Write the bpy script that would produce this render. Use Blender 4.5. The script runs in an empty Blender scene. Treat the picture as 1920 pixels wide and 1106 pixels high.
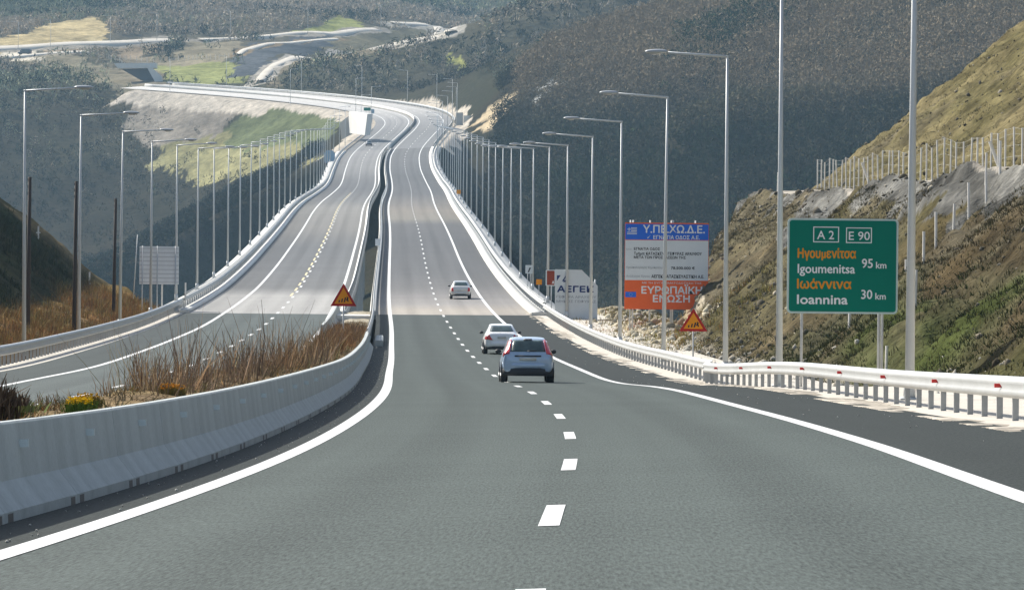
import bpy, math, random
import numpy as np
from mathutils import Matrix, Vector

C = bpy.context.scene
COL = C.collection
RNG = np.random.default_rng(7)
random.seed(7)
R_ = math.radians

# ------------------------------------------------------------------ camera
F, CX, CY, YH, ROLL, H = 9000., 960., 553., 460., 0.010, 1.4
P = (YH - CY) / F
cam_d = bpy.data.cameras.new('camera')
cam = bpy.data.objects.new('camera', cam_d)
COL.objects.link(cam)
cam_d.sensor_width = 36.
cam_d.lens = F / 1920. * 36.
cam_d.clip_start = .5
cam_d.clip_end = 20000.
_f = np.array([0, math.cos(P), math.sin(P)])
_u = np.array([0, -math.sin(P), math.cos(P)])
_r = np.array([1., 0, 0])
RT = _r * math.cos(ROLL) + _u * math.sin(ROLL)
UP = -_r * math.sin(ROLL) + _u * math.cos(ROLL)
FW = _f
cam.matrix_world = Matrix(((RT[0], UP[0], -FW[0], 0), (RT[1], UP[1], -FW[1], 0), (RT[2], UP[2], -FW[2], H), (0, 0, 0, 1)))
C.camera = cam

# ------------------------------------------------------------------ sky, sun, exposure
SUN_EL, SUN_AZ = R_(37), R_(-46)          # azimuth from +Y, negative = left of the road
wd = bpy.data.worlds.new('World')
C.world = wd
wd.use_nodes = True
nt = wd.node_tree
sky = nt.nodes.new('ShaderNodeTexSky')
sky.sky_type = 'NISHITA'
sky.sun_disc = False
sky.sun_elevation = SUN_EL
sky.sun_rotation = SUN_AZ
sky.air_density = 1.0
sky.dust_density = 2.0
bg = nt.nodes['Background']
bg.inputs['Strength'].default_value = 0.125
hs = nt.nodes.new('ShaderNodeHueSaturation')
hs.inputs['Saturation'].default_value = .85      # hazy white sky
nt.links.new(sky.outputs[0], hs.inputs['Color'])
nt.links.new(hs.outputs[0], bg.inputs[0])
sun_d = bpy.data.lights.new('sun', 'SUN')
sun_d.energy = 4.9
sun_d.angle = R_(.53)
sun_d.color = (1, .955, .87)
sun = bpy.data.objects.new('sun', sun_d)
COL.objects.link(sun)
_sd = Vector((math.sin(SUN_AZ) * math.cos(SUN_EL), math.cos(SUN_AZ) * math.cos(SUN_EL), math.sin(SUN_EL)))
sun.rotation_euler = _sd.to_track_quat('Z', 'Y').to_euler()
C.view_settings.view_transform = 'Standard'
C.view_settings.look = 'None'
C.view_settings.exposure = 0.57
C.view_settings.gamma = 1.0
C.view_settings.use_curve_mapping = False
C.cycles.use_denoising = True
C.cycles.volume_bounces = 0
C.cycles.max_bounces = 5

HAZE = 0.000095

# ------------------------------------------------------------------ road alignment (metres, s = distance along the left edge line)
KN = np.array([0, 25, 50, 75, 100, 130, 160, 190, 225, 270, 330, 420, 550, 700, 850, 1000, 1150, 1250, 1350, 1430, 1500, 1560, 1620, 1700, 1800.])
TH = [-0.033, 0.0161, 0.0234, 0.0034, -0.0088, -0.0208, -0.0253, -0.0221, -0.0253, -0.0246, -0.0285, -0.0256, -0.0245, -0.0291, -0.02, -0.0253, -0.0314, -0.0217, 0.0197, 0.0225, 0.0007, -0.0741, -0.2325, -0.5162, -0.9131]
GR = [-0.0357, -0.0295, -0.0194, -0.0166, -0.0167, -0.0183, -0.0159, -0.011, -0.0057, -0.0012, 0.008, 0.0186, 0.0306, 0.0306, 0.0252, 0.0247, 0.0417, 0.0584, 0.0649, 0.0645, 0.0634, 0.0637, 0.0671, 0.0689, 0.0598]
CF = [0.0388, 0.0423, 0.0461, 0.0323, 0.0203, 0.0194, -0.0122, -0.0024, -0.0087, -0.0042, 0.0026, 0.0151, 0.0124, 0.0122, 0.0166, 0.0258, 0.0367, 0.0506, 0.0572, 0.0565, 0.0535, 0.0560, 0.07, 0.08, 0.085]
CF2 = [0.0397, 0.0406, 0.0397, 0.0324, 0.0253, 0.0232, 0.0167, 0.0145, 0.0062, 0.0003, -0.0004, 0.0082, 0.0073, 0.0119, 0.0156, 0.027, 0.0395, 0.0532, 0.0605, 0.0624, 0.0644, 0.065, 0.07, 0.08, 0.085]
GAP = [-0.023, -0.025, -0.028, -0.032, -0.039, -0.048, -0.05, -0.024, 0.032, 0.048, -0.032, -0.27, -0.204, -0.275, -0.359, -0.504, -0.68, -0.859, -0.931, -0.971, -0.985, -0.93, -0.795, -0.709, -0.667]
SMAX = 1802.
S = np.arange(0, SMAX + .1, 2.5)
def _k(v):
    a = np.pad(np.interp(S, KN, v), 4, mode='edge')
    return np.convolve(a, np.ones(9) / 9, 'valid')
_th = _k(TH); _ds = np.diff(S, prepend=0.)
_cf, _cf2, _gp = _k(CF), _k(CF2), _k(GAP)
AX = -3.479 + np.cumsum(np.sin(_th) * _ds)
AY = np.cumsum(np.cos(_th) * _ds)
AZ = .251 + np.cumsum(_k(GR) * _ds)
S_B0, S_B1 = 340., 1320.                 # the viaducts
DASH0, DASH = 39.57, 16.6

def surf_z(s, o):
    s = np.asarray(s, float); o = np.asarray(o, float)
    z = np.interp(s, S, AZ); c = np.interp(s, S, _cf); c2 = np.interp(s, S, _cf2)
    return z + np.where(o >= -2, c * o, -2 * c + c2 * (o + 2))
def pos(s, o, dz=0.):
    """world points for station s and offset o (right positive) with height dz over the road plane"""
    s, o, dz = np.broadcast_arrays(np.asarray(s, float), np.asarray(o, float), np.asarray(dz, float))
    th = np.interp(s, S, _th); g = np.interp(s, S, _gp)
    e = o - g * np.clip((-o - 1.6) / 1.4, 0, 1)
    x = np.interp(s, S, AX) + e * np.cos(th); y = np.interp(s, S, AY) - e * np.sin(th)
    return np.stack([x, y, surf_z(s, o) + dz], -1)
def heading(s): return float(np.interp(s, S, _th))

def at(px, py, Y):
    """point seen at a place in the photograph, Y metres ahead"""
    d = RT * (px - CX) / F - UP * (py - CY) / F + FW
    t = Y / d[1]
    return np.array([d[0] * t, Y, H + d[2] * t])

# ------------------------------------------------------------------ noise
def _hash(ix, iy, seed):
    h = (ix.astype(np.int64) * 374761393 + iy.astype(np.int64) * 668265263 + seed * 974711) & 0x7fffffff
    h = ((h ^ (h >> 13)) * 1274126177) & 0x7fffffff
    return ((h ^ (h >> 16)) & 0xffff) / 65535.
def vnoise(x, y, seed=0):
    ix, iy = np.floor(x), np.floor(y)
    fx, fy = x - ix, y - iy
    fx = fx * fx * (3 - 2 * fx); fy = fy * fy * (3 - 2 * fy)
    a, b = _hash(ix, iy, seed), _hash(ix + 1, iy, seed)
    c, d = _hash(ix, iy + 1, seed), _hash(ix + 1, iy + 1, seed)
    return (a + (b - a) * fx) * (1 - fy) + (c + (d - c) * fx) * fy
def fbm(x, y, scale, octv=4, seed=0, gain=.5):
    v = 0.; amp = 1.; t = 0.
    for k in range(octv):
        v = v + amp * (vnoise(x / scale + 17.3 * k, y / scale + 9.1 * k, seed + k) - .5); t += amp
        amp *= gain; scale = scale / 2.03
    return v / t * 2
def sstep(x, a, b):
    t = np.clip((x - a) / (b - a), 0, 1)
    return t * t * (3 - 2 * t)

# ------------------------------------------------------------------ terrain heights
CTRL = [  # far side of the valley: place in the picture and distance
    (0,0,2300),(0,60,2080),(0,100,1950),(0,130,1890),(0,160,1840),(0,250,1730),(0,350,1640),(0,450,1560),(0,545,1480),
    (-400,0,2250),(-400,150,1800),(-400,300,1650),(-400,500,1480),(-400,-150,2600),
    (150,0,2350),(150,40,2150),(150,75,1990),(150,110,1900),(150,140,1850),(130,200,1770),(150,300,1690),(150,400,1600),(150,520,1500),
    (300,0,2350),(300,60,2100),(300,85,2000),(290,130,1890),(300,210,1770),(300,260,1720),(300,330,1650),(300,420,1560),(300,520,1460),
    (450,0,2400),(450,60,2080),(450,75,2010),(450,110,1900),(460,320,1610),(450,420,1500),(450,500,1430),
    (600,0,2450),(600,55,2120),(600,70,2050),(600,110,1930),(600,300,1530),(580,380,1430),
    (720,0,2500),(720,48,2200),(720,80,2100),(720,130,1920),(850,0,2600),(850,60,2300),(850,100,2150),(850,150,1950),
    (950,0,2650),(800,-60,3000),(1000,-70,3000),(1100,-40,2900),(1200,-70,3100),(950,80,2400),(930,140,2150),(1100,0,2700),(1080,40,2500),(1200,-150,3000),(600,-150,2900),(0,-150,2700),
    (880,240,1450),(940,190,1455),(1000,130,1460),(1060,70,1490),(1190,0,1640),(1400,-60,1800),(1700,-150,1600),
    (1000,200,1420),(1000,300,1300),(1000,400,1220),(1000,520,1150),(1200,100,1440),(1200,200,1350),(1200,300,1240),(1200,400,1170),(1200,520,1120),
    (1400,0,1590),(1400,60,1410),(1400,200,1300),(1400,300,1210),(1400,430,1120),(1290,215,1240),(1290,190,1345),
    (1600,0,1480),(1600,60,1330),(1600,150,1270),(1600,280,1170),(1600,420,1090),(1850,0,1290),(1920,100,1180),(1920,250,1080),(2300,0,1250),(2300,250,1060),(900,300,1330),(900,420,1230)]
WPTS = [(x, y, z) for y, z in ((430, -28), (600, -62), (800, -78), (960, -72)) for x in (-420, -200, -70, 30, 150, 300, 480)]
WPTS += [(-60, 1080, -60), (60, 1000, -55), (-200, 1200, -45), (-60, 1250, -22), (-420, 1300, -30),
         (90, 1750, 40), (160, 1800, 62), (260, 1750, 80), (330, 2300, 120), (-500, 3200, 180), (0, 3300, 190), (500, 3200, 190), (-900, 4200, 190), (0, 4200, 200), (900, 4200, 200),
         (700, 900, 0), (-800, 900, -20), (800, 1500, 110), (-900, 1700, 40)]
_cp = np.array([at(*c) for c in CTRL] + [np.array(w, float) for w in WPTS])
def _tps(r2): return .5 * r2 * np.log(r2 + 1e-9)
_n = len(_cp); _sc = 500.
_q = _cp[:, :2] / _sc
_A = np.zeros((_n + 3, _n + 3))
_A[:_n, :_n] = _tps(((_q[:, None] - _q[None]) ** 2).sum(-1)) + np.eye(_n) * 4e-4
_A[:_n, _n] = 1; _A[:_n, _n + 1:] = _q; _A[_n, :_n] = 1; _A[_n + 1:, :_n] = _q.T
_w = np.linalg.solve(_A, np.r_[_cp[:, 2], 0, 0, 0])
def valley(X, Y):
    q0, q1 = X / _sc, Y / _sc
    z = _w[_n] + _w[_n + 1] * q0 + _w[_n + 2] * q1
    for i in range(_n):
        z = z + _w[i] * _tps((q0 - _q[i, 0]) ** 2 + (q1 - _q[i, 1]) ** 2)
    return z
_far = S >= 1380
def to_so(X, Y):
    """station and offset of ground points"""
    X = np.asarray(X, float); Y = np.asarray(Y, float)
    s = np.interp(Y, AY, S)
    for _ in range(2):
        th = np.interp(s, S, _th)
        o = (X - np.interp(s, S, AX)) / np.cos(th)
        s = np.interp(Y + o * np.sin(th), AY, S)
    k = (Y > 1480) & (Y < 2050) & (np.abs(X) < 320)
    if k.any():
        xs, ys = AX[_far], AY[_far]
        xk, yk = X[k], Y[k]
        sk = np.empty(len(xk)); ok = np.empty(len(xk))
        for a in range(0, len(xk), 20000):
            b = slice(a, a + 20000)
            dx = xk[b, None] - xs; dy = yk[b, None] - ys
            i = (dx * dx + dy * dy).argmin(1)
            j = np.arange(len(i)); th = _th[_far][i]
            o_ = dx[j, i] * np.cos(th) - dy[j, i] * np.sin(th)
            l_ = dx[j, i] * np.sin(th) + dy[j, i] * np.cos(th)
            sk[b] = S[_far][i] + np.clip(l_, -2, 2)
            ok[b] = np.where(np.abs(l_) > 6, np.sign(o_ + 1e-6) * np.hypot(o_, l_), o_)
        s = s.copy(); o = o.copy()
        s[k] = sk; o[k] = ok
    return s, o
BUMPS = None
def ground(X, Y):
    X = np.asarray(X, float); Y = np.asarray(Y, float)
    s, o = to_so(X, Y)
    V = valley(X, Y)
    far = sstep(Y, 600, 1000)
    V = V + far * (fbm(X, Y, 160, 4, 3) * 9 + fbm(X, Y, 32, 3, 5) * 2.2)
    # near platform, cuttings
    R9 = surf_z(s, np.clip(o, -18, 10.4))
    n1 = fbm(X, Y, 9, 5, 11); n2 = fbm(X, Y, 2.2, 4, 21); n3 = fbm(s, o * 2.2, 26, 3, 31)
    oc = o + n3 * 1.1
    rr = np.interp(oc, [10.3, 11, 13, 16.0, 17, 20, 22.5, 27, 30.8, 75, 140], [0, -.05, -.25, -.12, .45, 3.1, 5.1, 8.8, 9.1, 43, 54])
    rr = rr + sstep(oc, 15.5, 18) * (1 - sstep(oc, 26.5, 28) * (1 - sstep(oc, 30, 32)) * .9) * (n1 * .6 + fbm(s / 3, o, 2.6, 5, 23) * .75 + np.abs(fbm(s / 5 + o * .5, o, 1.5, 3, 25)) * .5 + n2 * .2) + n2 * .05
    gul = np.abs(fbm(s, o * .15, 11, 3, 41)); rr = rr - sstep(oc, 17, 21) * (1 - sstep(oc, 25, 27)) * np.clip(.35 - gul * 1.6, 0, 1) * 1.6
    send_r = np.interp(oc, [12, 16.3, 22.5, 27, 30, 60], [345, 262, 338, 362, 354, 362]) + n1 * 5
    low = np.interp(oc, [10, 13, 16, 19, 24], [0, -.2, .25, .0, -3.])
    sa = np.interp(oc, [13, 16.2, 40], [300, 252, 345]) + n1 * 6
    mix = sstep(s, send_r - 2, send_r + 12)
    low = low + n2 * .35 + n1 * .3 * sstep(oc, 12, 16)
    hr = np.where(oc > 15.5, rr * (1 - mix) + low * mix, rr)
    ol = -o + n3 * .8
    hl = np.interp(ol, [17.2, 19, 21.6, 23, 34, 60, 120], [-.15, .0, .75, 1.1, 10.4, 32, 60])
    hl = hl + sstep(ol, 18.5, 24) * (n1 * .6 + n2 * .3)
    mixl = sstep(s, 384 + n1 * 9 - np.clip(30 - ol, 0, 9) * 1.5, 412 + n1 * 9)
    hl = np.where(ol > 21, hl * (1 - mixl) + np.minimum(hl, .5) * mixl, hl)
    hc = np.where((o > -17) & (o < 9.7), -.3, 0)
    N = R9 + np.where(o > 9.7, hr, np.where(o < -17, hl, hc))
    se = np.where(o > 9.7, np.interp(oc, [10, 16, 27, 60], [345, 352, 385, 402]), np.where(o < -17, np.interp(ol, [17, 22, 30], [352, 392, 420]), 338))
    fall = sstep(s, se, se + 45)
    G1 = N * (1 - fall) + np.minimum(V, N) * fall
    # viaduct clearance, then cut and fill along the far road
    dlat = np.maximum(np.maximum(-17.6 - o, o - 13.2), 0)
    Rr = surf_z(s, np.clip(o, -17.6, 13.2))
    br = np.where((s > 420) & (s < 1300), 1., 0.) * (1 - sstep(dlat, 10, 40))
    V2 = np.where(br > 0, np.minimum(V, Rr - 9 * br + (1 - br) * 100), V)
    ff = sstep(s, 1304, 1322)
    slope_fill = np.where(o < 0, .55, .8)
    fill = np.maximum(V2, Rr - .35 - slope_fill * dlat)
    cut = np.minimum(fill, Rr - .35 + .95 * np.maximum(dlat - .8, 0))
    endf = 1 - sstep(s, 1790, 1801)
    V3 = V2 * (1 - ff * endf) + cut * ff * endf
    V3 = V3 + ff * sstep(dlat, 1, 6) * n1 * .5
    if BUMPS is not None: V3 = V3 + BUMPS(X, Y)
    return np.where(s < 560, G1 * (1 - sstep(s, 470, 560)) + V2 * sstep(s, 470, 560), V3)
def ground_hit(px, py, y0=1000., y1=3200.):
    d = RT * (px - CX) / F - UP * (py - CY) / F + FW
    Ys = np.arange(y0, y1, 1.5)
    t = Ys / d[1]
    z = H + d[2] * t
    g = ground(d[0] * t, Ys)
    b = np.nonzero(g >= z)[0]
    i = b[0] if len(b) else len(Ys) - 1
    return np.array([d[0] * t[i], Ys[i], g[i]])
# ---END-HEAD---

# ------------------------------------------------------------------ object helpers
def tag(o, label=None, cat=None, group=None, kind=None):
    if label: o['label'] = label
    if cat: o['category'] = cat
    if group: o['group'] = group
    if kind: o['kind'] = kind
    return o
def empty(name, loc, rz=0., rot=None):
    o = bpy.data.objects.new(name, None)
    COL.objects.link(o)
    o.location = tuple(float(v) for v in loc)
    o.rotation_euler = rot if rot else (0, 0, rz)
    o.empty_display_size = .3
    return o
def link(name, me, parent=None):
    o = bpy.data.objects.new(name, me)
    COL.objects.link(o)
    if parent is not None: o.parent = parent
    return o
def mesh_np(name, V, Fq, mat=None, cols=None, uv=None, smooth=False):
    """mesh from arrays; Fq is (n,3) or (n,4); cols one colour per vertex; uv one pair per vertex"""
    V = np.asarray(V, np.float32); Fq = np.asarray(Fq, np.int32)
    me = bpy.data.meshes.new(name)
    n, k = Fq.shape
    me.vertices.add(len(V)); me.vertices.foreach_set('co', V.ravel())
    me.loops.add(n * k); me.loops.foreach_set('vertex_index', Fq.ravel())
    me.polygons.add(n)
    me.polygons.foreach_set('loop_start', np.arange(0, n * k, k, dtype=np.int32))
    if smooth: me.polygons.foreach_set('use_smooth', np.ones(n, bool))
    if uv is not None:
        l = me.uv_layers.new(name='so'); l.data.foreach_set('uv', np.asarray(uv, np.float32)[Fq.ravel()].ravel())
    me.update(calc_edges=True)
    if cols is not None:
        a = me.color_attributes.new('Col', 'FLOAT_COLOR', 'POINT')
        c = np.ones((len(V), 4), np.float32); c[:, :3] = cols
        a.data.foreach_set('color', c.ravel())
    if mat: me.materials.append(mat)
    return me
class MB:
    """collects shapes, builds ONE mesh object"""
    def __init__(s): s.v = []; s.f = []; s.n = 0
    def add(s, V, Fs):
        s.v += [tuple(map(float, p)) for p in V]; s.f += [tuple(i + s.n for i in f) for f in Fs]; s.n += len(V); return s
    def box(s, x0, x1, y0, y1, z0, z1):
        return s.add([(x0,y0,z0),(x1,y0,z0),(x1,y1,z0),(x0,y1,z0),(x0,y0,z1),(x1,y0,z1),(x1,y1,z1),(x0,y1,z1)],
                     [(0,3,2,1),(4,5,6,7),(0,1,5,4),(1,2,6,5),(2,3,7,6),(3,0,4,7)])
    def tube(s, p0, p1, r0, r1=None, n=10, cap=True):
        r1 = r0 if r1 is None else r1
        p0, p1 = Vector(p0), Vector(p1); d = (p1 - p0).normalized()
        a = d.orthogonal().normalized(); b = d.cross(a)
        V = []
        for p, r in ((p0, r0), (p1, r1)):
            V += [p + r * (math.cos(2*math.pi*i/n) * a + math.sin(2*math.pi*i/n) * b) for i in range(n)]
        Fs = [(i, (i+1) % n, n + (i+1) % n, n + i) for i in range(n)]
        if cap: Fs += [tuple(range(n))[::-1], tuple(range(n, 2*n))]
        return s.add(V, Fs)
    def prism(s, pts, y0, y1):
        """polygon in x,z (counter-clockwise seen from -y) pushed from y0 to y1"""
        n = len(pts)
        V = [(x, y0, z) for x, z in pts] + [(x, y1, z) for x, z in pts]
        return s.add(V, [tuple(range(n)), tuple(range(n, 2*n))[::-1]] + [((i+1) % n, i, n+i, n+(i+1) % n) for i in range(n)])
    def build(s, name, mat, parent=None, smooth=False):
        me = bpy.data.meshes.new(name); me.from_pydata(s.v, [], s.f); me.update()
        if mat: me.materials.append(mat)
        if smooth:
            for p in me.polygons: p.use_smooth = True
        return link(name, me, parent)
def rounded(x0, x1, z0, z1, r, n=4):
    out = []
    for cx, cz, a0 in ((x1-r, z0+r, -90), (x1-r, z1-r, 0), (x0+r, z1-r, 90), (x0+r, z0+r, 180)):
        out += [(cx + r*math.cos(R_(a0+90*i/n)), cz + r*math.sin(R_(a0+90*i/n))) for i in range(n+1)]
    return out
def sweep(name, prof, ss, mat, parent=None, closed=True, base=None, smooth=False, caps=True, origin=None, mb=False):
    """profile of (offset, height) points carried along the road; base = offset whose road height carries it (None: each point its own)"""
    ss = np.asarray(ss, float); o = np.array([p[0] for p in prof]); h = np.array([p[1] for p in prof])
    m = len(prof)
    P3 = pos(ss[:, None], o[None], h[None])
    if base is not None:
        P3[..., 2] = surf_z(ss, np.full(len(ss), base))[:, None] + h[None]
    V = P3.reshape(-1, 3)
    if origin is not None: V = V - np.asarray(origin)
    i = np.arange(len(ss) - 1)[:, None]; j = np.arange(m if closed else m - 1)[None]; j2 = (j + 1) % m
    Fq = np.stack([i*m + j, i*m + j2, (i+1)*m + j2, (i+1)*m + j], -1).reshape(-1, 4)
    uv = np.stack([np.broadcast_to(o, (len(ss), m)), np.broadcast_to(ss[:, None], (len(ss), m))], -1).reshape(-1, 2)
    if mb: return V, Fq
    me = mesh_np(name, V, Fq, mat, uv=uv, smooth=smooth)
    if caps and closed:
        import bmesh
        bm = bmesh.new(); bm.from_mesh(me); bm.verts.ensure_lookup_table()
        for st in (0, (len(ss)-1)*m):
            try: bm.faces.new([bm.verts[st+q] for q in range(m)])
            except ValueError: pass
        bmesh.ops.recalc_face_normals(bm, faces=bm.faces)
        bm.to_mesh(me); bm.free()
    return link(name, me, parent)
def ribbon(name, o0, o1, s0, s1, dz, mat, parent=None, step=2.5, nw=2):
    n = max(2, int(round((s1 - s0) / step)) + 1)
    return sweep(name, [(o, dz) for o in np.linspace(o0, o1, nw)], np.linspace(s0, s1, n), mat, parent, closed=False)

# ------------------------------------------------------------------ materials
def new_mat(name):
    m = bpy.data.materials.new(name); m.use_nodes = True
    t = m.node_tree; b = t.nodes['Principled BSDF']
    return m, t, b
def N(t, typ, **kw):
    n = t.nodes.new(typ)
    for k, v in kw.items():
        if hasattr(n, k): setattr(n, k, v)
        else: n.inputs[k].default_value = v
    return n
def mathn(t, op, a, b=None, clamp=False):
    n = t.nodes.new('ShaderNodeMath'); n.operation = op; n.use_clamp = clamp
    for i, v in enumerate((a, b)):
        if v is None: continue
        if isinstance(v, (int, float)): n.inputs[i].default_value = v
        else: t.links.new(v, n.inputs[i])
    return n.outputs[0]
def mixc(t, fac, a, b, mode='MIX'):
    n = t.nodes.new('ShaderNodeMix'); n.data_type = 'RGBA'; n.blend_type = mode; n.clamp_result = False
    for i, v in ((0, fac), (6, a), (7, b)):
        if isinstance(v, (int, float)): n.inputs[i].default_value = v
        elif isinstance(v, tuple): n.inputs[i].default_value = (*v, 1) if len(v) == 3 else v
        else: t.links.new(v, n.inputs[i])
    return n.outputs[2]
def noise(t, scale, detail=4, vec=None, rough=.55, coord='Object'):
    n = t.nodes.new('ShaderNodeTexNoise'); n.inputs['Scale'].default_value = scale; n.inputs['Detail'].default_value = detail
    n.inputs['Roughness'].default_value = rough
    if vec is None:
        tc = t.nodes.new('ShaderNodeTexCoord'); vec = tc.outputs[coord]
    t.links.new(vec, n.inputs['Vector'])
    return n.outputs[0]
def ramp(t, fac, stops, interp='LINEAR'):
    n = t.nodes.new('ShaderNodeValToRGB'); n.color_ramp.interpolation = interp
    el = n.color_ramp.elements
    while len(el) < len(stops): el.new(.5)
    for e, (p, c) in zip(el, stops):
        e.position = p; e.color = (*c, 1) if isinstance(c, tuple) else (c, c, c, 1)
    t.links.new(fac, n.inputs[0])
    return n.outputs[0]
def bumpn(t, b, h, strength, dist=.02):
    n = t.nodes.new('ShaderNodeBump'); n.inputs['Strength'].default_value = strength; n.inputs['Distance'].default_value = dist
    t.links.new(h, n.inputs['Height']); t.links.new(n.outputs[0], b.inputs['Normal'])
def vary(name, col, rough=.6, metal=0., amt=.25, scale=3., fine=40., bump=0., spec=.5, streak=False):
    """plain material whose colour wanders a little, with fine dirt"""
    m, t, b = new_mat(name)
    vec = None
    if streak:
        tc = t.nodes.new('ShaderNodeTexCoord'); mp = t.nodes.new('ShaderNodeMapping'); mp.inputs['Scale'].default_value = (1, 1, .12)
        t.links.new(tc.outputs['Object'], mp.inputs[0]); vec = mp.outputs[0]
    a = noise(t, scale, 4, vec); f = noise(t, fine, 3)
    v = mathn(t, 'ADD', mathn(t, 'MULTIPLY', mathn(t, 'SUBTRACT', a, .5), amt * 2), mathn(t, 'MULTIPLY', mathn(t, 'SUBTRACT', f, .5), amt))
    v = mathn(t, 'ADD', v, 1.)
    n = t.nodes.new('ShaderNodeVectorMath'); n.operation = 'SCALE'; n.inputs[0].default_value = col
    t.links.new(v, n.inputs['Scale'])
    t.links.new(n.outputs[0], b.inputs['Base Color'])
    b.inputs['Roughness'].default_value = rough; b.inputs['Metallic'].default_value = metal
    b.inputs['Specular IOR Level'].default_value = spec
    if bump: bumpn(t, b, f, bump)
    return m
def vcol(name, rough=.9, amt=.3, scale=.6, fine=6., bump=.0, bdist=.1, spec=.2, transl=0.):
    m, t, b = new_mat(name)
    at_ = t.nodes.new('ShaderNodeVertexColor'); at_.layer_name = 'Col'
    a = noise(t, scale, 6); f = noise(t, fine, 4)
    v = mathn(t, 'ADD', mathn(t, 'MULTIPLY', mathn(t, 'SUBTRACT', a, .5), amt * 2), mathn(t, 'MULTIPLY', mathn(t, 'SUBTRACT', f, .5), amt * 2))
    v = mathn(t, 'MAXIMUM', mathn(t, 'ADD', v, 1.), .15)
    n = t.nodes.new('ShaderNodeVectorMath'); n.operation = 'SCALE'; t.links.new(at_.outputs[0], n.inputs[0]); t.links.new(v, n.inputs['Scale'])
    t.links.new(n.outputs[0], b.inputs['Base Color'])
    b.inputs['Roughness'].default_value = rough; b.inputs['Specular IOR Level'].default_value = spec
    if bump: bumpn(t, b, mathn(t, 'ADD', a, mathn(t, 'MULTIPLY', f, .4)), bump, bdist)
    return m
def road_mat(name, stops, lane_rng, dark=.62, grain=.20, rough=.75, s_rng=(0., 1830.), spec=.10):
    """asphalt: colour runs along the road (dust, resurfacing, painted glare on the far road), darker unworn shoulders beside the lanes"""
    m, t, b = new_mat(name)
    uv = t.nodes.new('ShaderNodeUVMap'); uv.uv_map = 'so'
    sx = t.nodes.new('ShaderNodeSeparateXYZ'); t.links.new(uv.outputs[0], sx.inputs[0])
    o, s = sx.outputs[0], sx.outputs[1]
    edge = noise(t, .05, 3, uv.outputs[0])
    sj = mathn(t, 'ADD', s, mathn(t, 'MULTIPLY', mathn(t, 'SUBTRACT', edge, .5), 3.))
    mp = t.nodes.new('ShaderNodeMapRange'); mp.inputs[1].default_value, mp.inputs[2].default_value = s_rng
    t.links.new(sj, mp.inputs[0])
    col = ramp(t, mp.outputs[0], stops)
    # worn lanes against shoulders
    a = mathn(t, 'GREATER_THAN', o, lane_rng[0]); c = mathn(t, 'LESS_THAN', o, lane_rng[1])
    lane = mathn(t, 'MULTIPLY', a, c)
    sh = mathn(t, 'ADD', mathn(t, 'MULTIPLY', lane, 1 - dark), dark)
    # long streaks and wheel tracks
    st = t.nodes.new('ShaderNodeMapping'); st.inputs['Scale'].default_value = (1.6, .012, 1); t.links.new(uv.outputs[0], st.inputs[0])
    streak = noise(t, 1.0, 4, st.outputs[0])
    cr = t.nodes.new('ShaderNodeMapping'); cr.inputs['Scale'].default_value = (.03, .16, 1); t.links.new(uv.outputs[0], cr.inputs[0])
    cross = noise(t, 1.0, 4, cr.outputs[0])
    patch = noise(t, .35, 4)
    gr = t.nodes.new('ShaderNodeMapping'); gr.inputs['Scale'].default_value = (42., 2.6, 1); t.links.new(uv.outputs[0], gr.inputs[0])
    speck = noise(t, 1.0, 3, gr.outputs[0], .8)
    g = noise(t, 28., 4); g2 = noise(t, 140., 2)
    v = mathn(t, 'ADD', mathn(t, 'MULTIPLY', mathn(t, 'SUBTRACT', g, .5), grain * 2), mathn(t, 'MULTIPLY', mathn(t, 'SUBTRACT', g2, .5), grain * 2.4))
    v = mathn(t, 'ADD', v, mathn(t, 'MULTIPLY', mathn(t, 'SUBTRACT', speck, .5), grain * 14.0))
    v = mathn(t, 'ADD', v, mathn(t, 'MULTIPLY', mathn(t, 'SUBTRACT', streak, .5), .42))
    v = mathn(t, 'ADD', v, mathn(t, 'MULTIPLY', mathn(t, 'SUBTRACT', cross, .5), .26))
    v = mathn(t, 'ADD', v, mathn(t, 'MULTIPLY', mathn(t, 'SUBTRACT', patch, .5), .14))
    # wheel tracks polished paler, a dark drip line down the middle of each lane
    for cx, a_ in ((lane_rng[0] + 1.0, .07), (lane_rng[0] + 2.75, .07), (lane_rng[0] + 1.87, -.10), (lane_rng[0] + 4.75, .07), (lane_rng[0] + 6.5, .07), (lane_rng[0] + 5.62, -.10)):
        e = mathn(t, 'MULTIPLY', mathn(t, 'SUBTRACT', o, cx), 2.6)
        e = mathn(t, 'DIVIDE', a_, mathn(t, 'ADD', mathn(t, 'POWER', mathn(t, 'ABSOLUTE', e), 4.), 1.))
        v = mathn(t, 'ADD', v, e)
    v = mathn(t, 'MULTIPLY', mathn(t, 'MAXIMUM', mathn(t, 'ADD', v, 1.), .3), sh)
    n = t.nodes.new('ShaderNodeVectorMath'); n.operation = 'SCALE'; t.links.new(col, n.inputs[0]); t.links.new(v, n.inputs['Scale'])
    t.links.new(n.outputs[0], b.inputs['Base Color'])
    b.inputs['Roughness'].default_value = rough; b.inputs['Specular IOR Level'].default_value = spec
    bumpn(t, b, mathn(t, 'ADD', g, g2), .35, .01)
    return m

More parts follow.
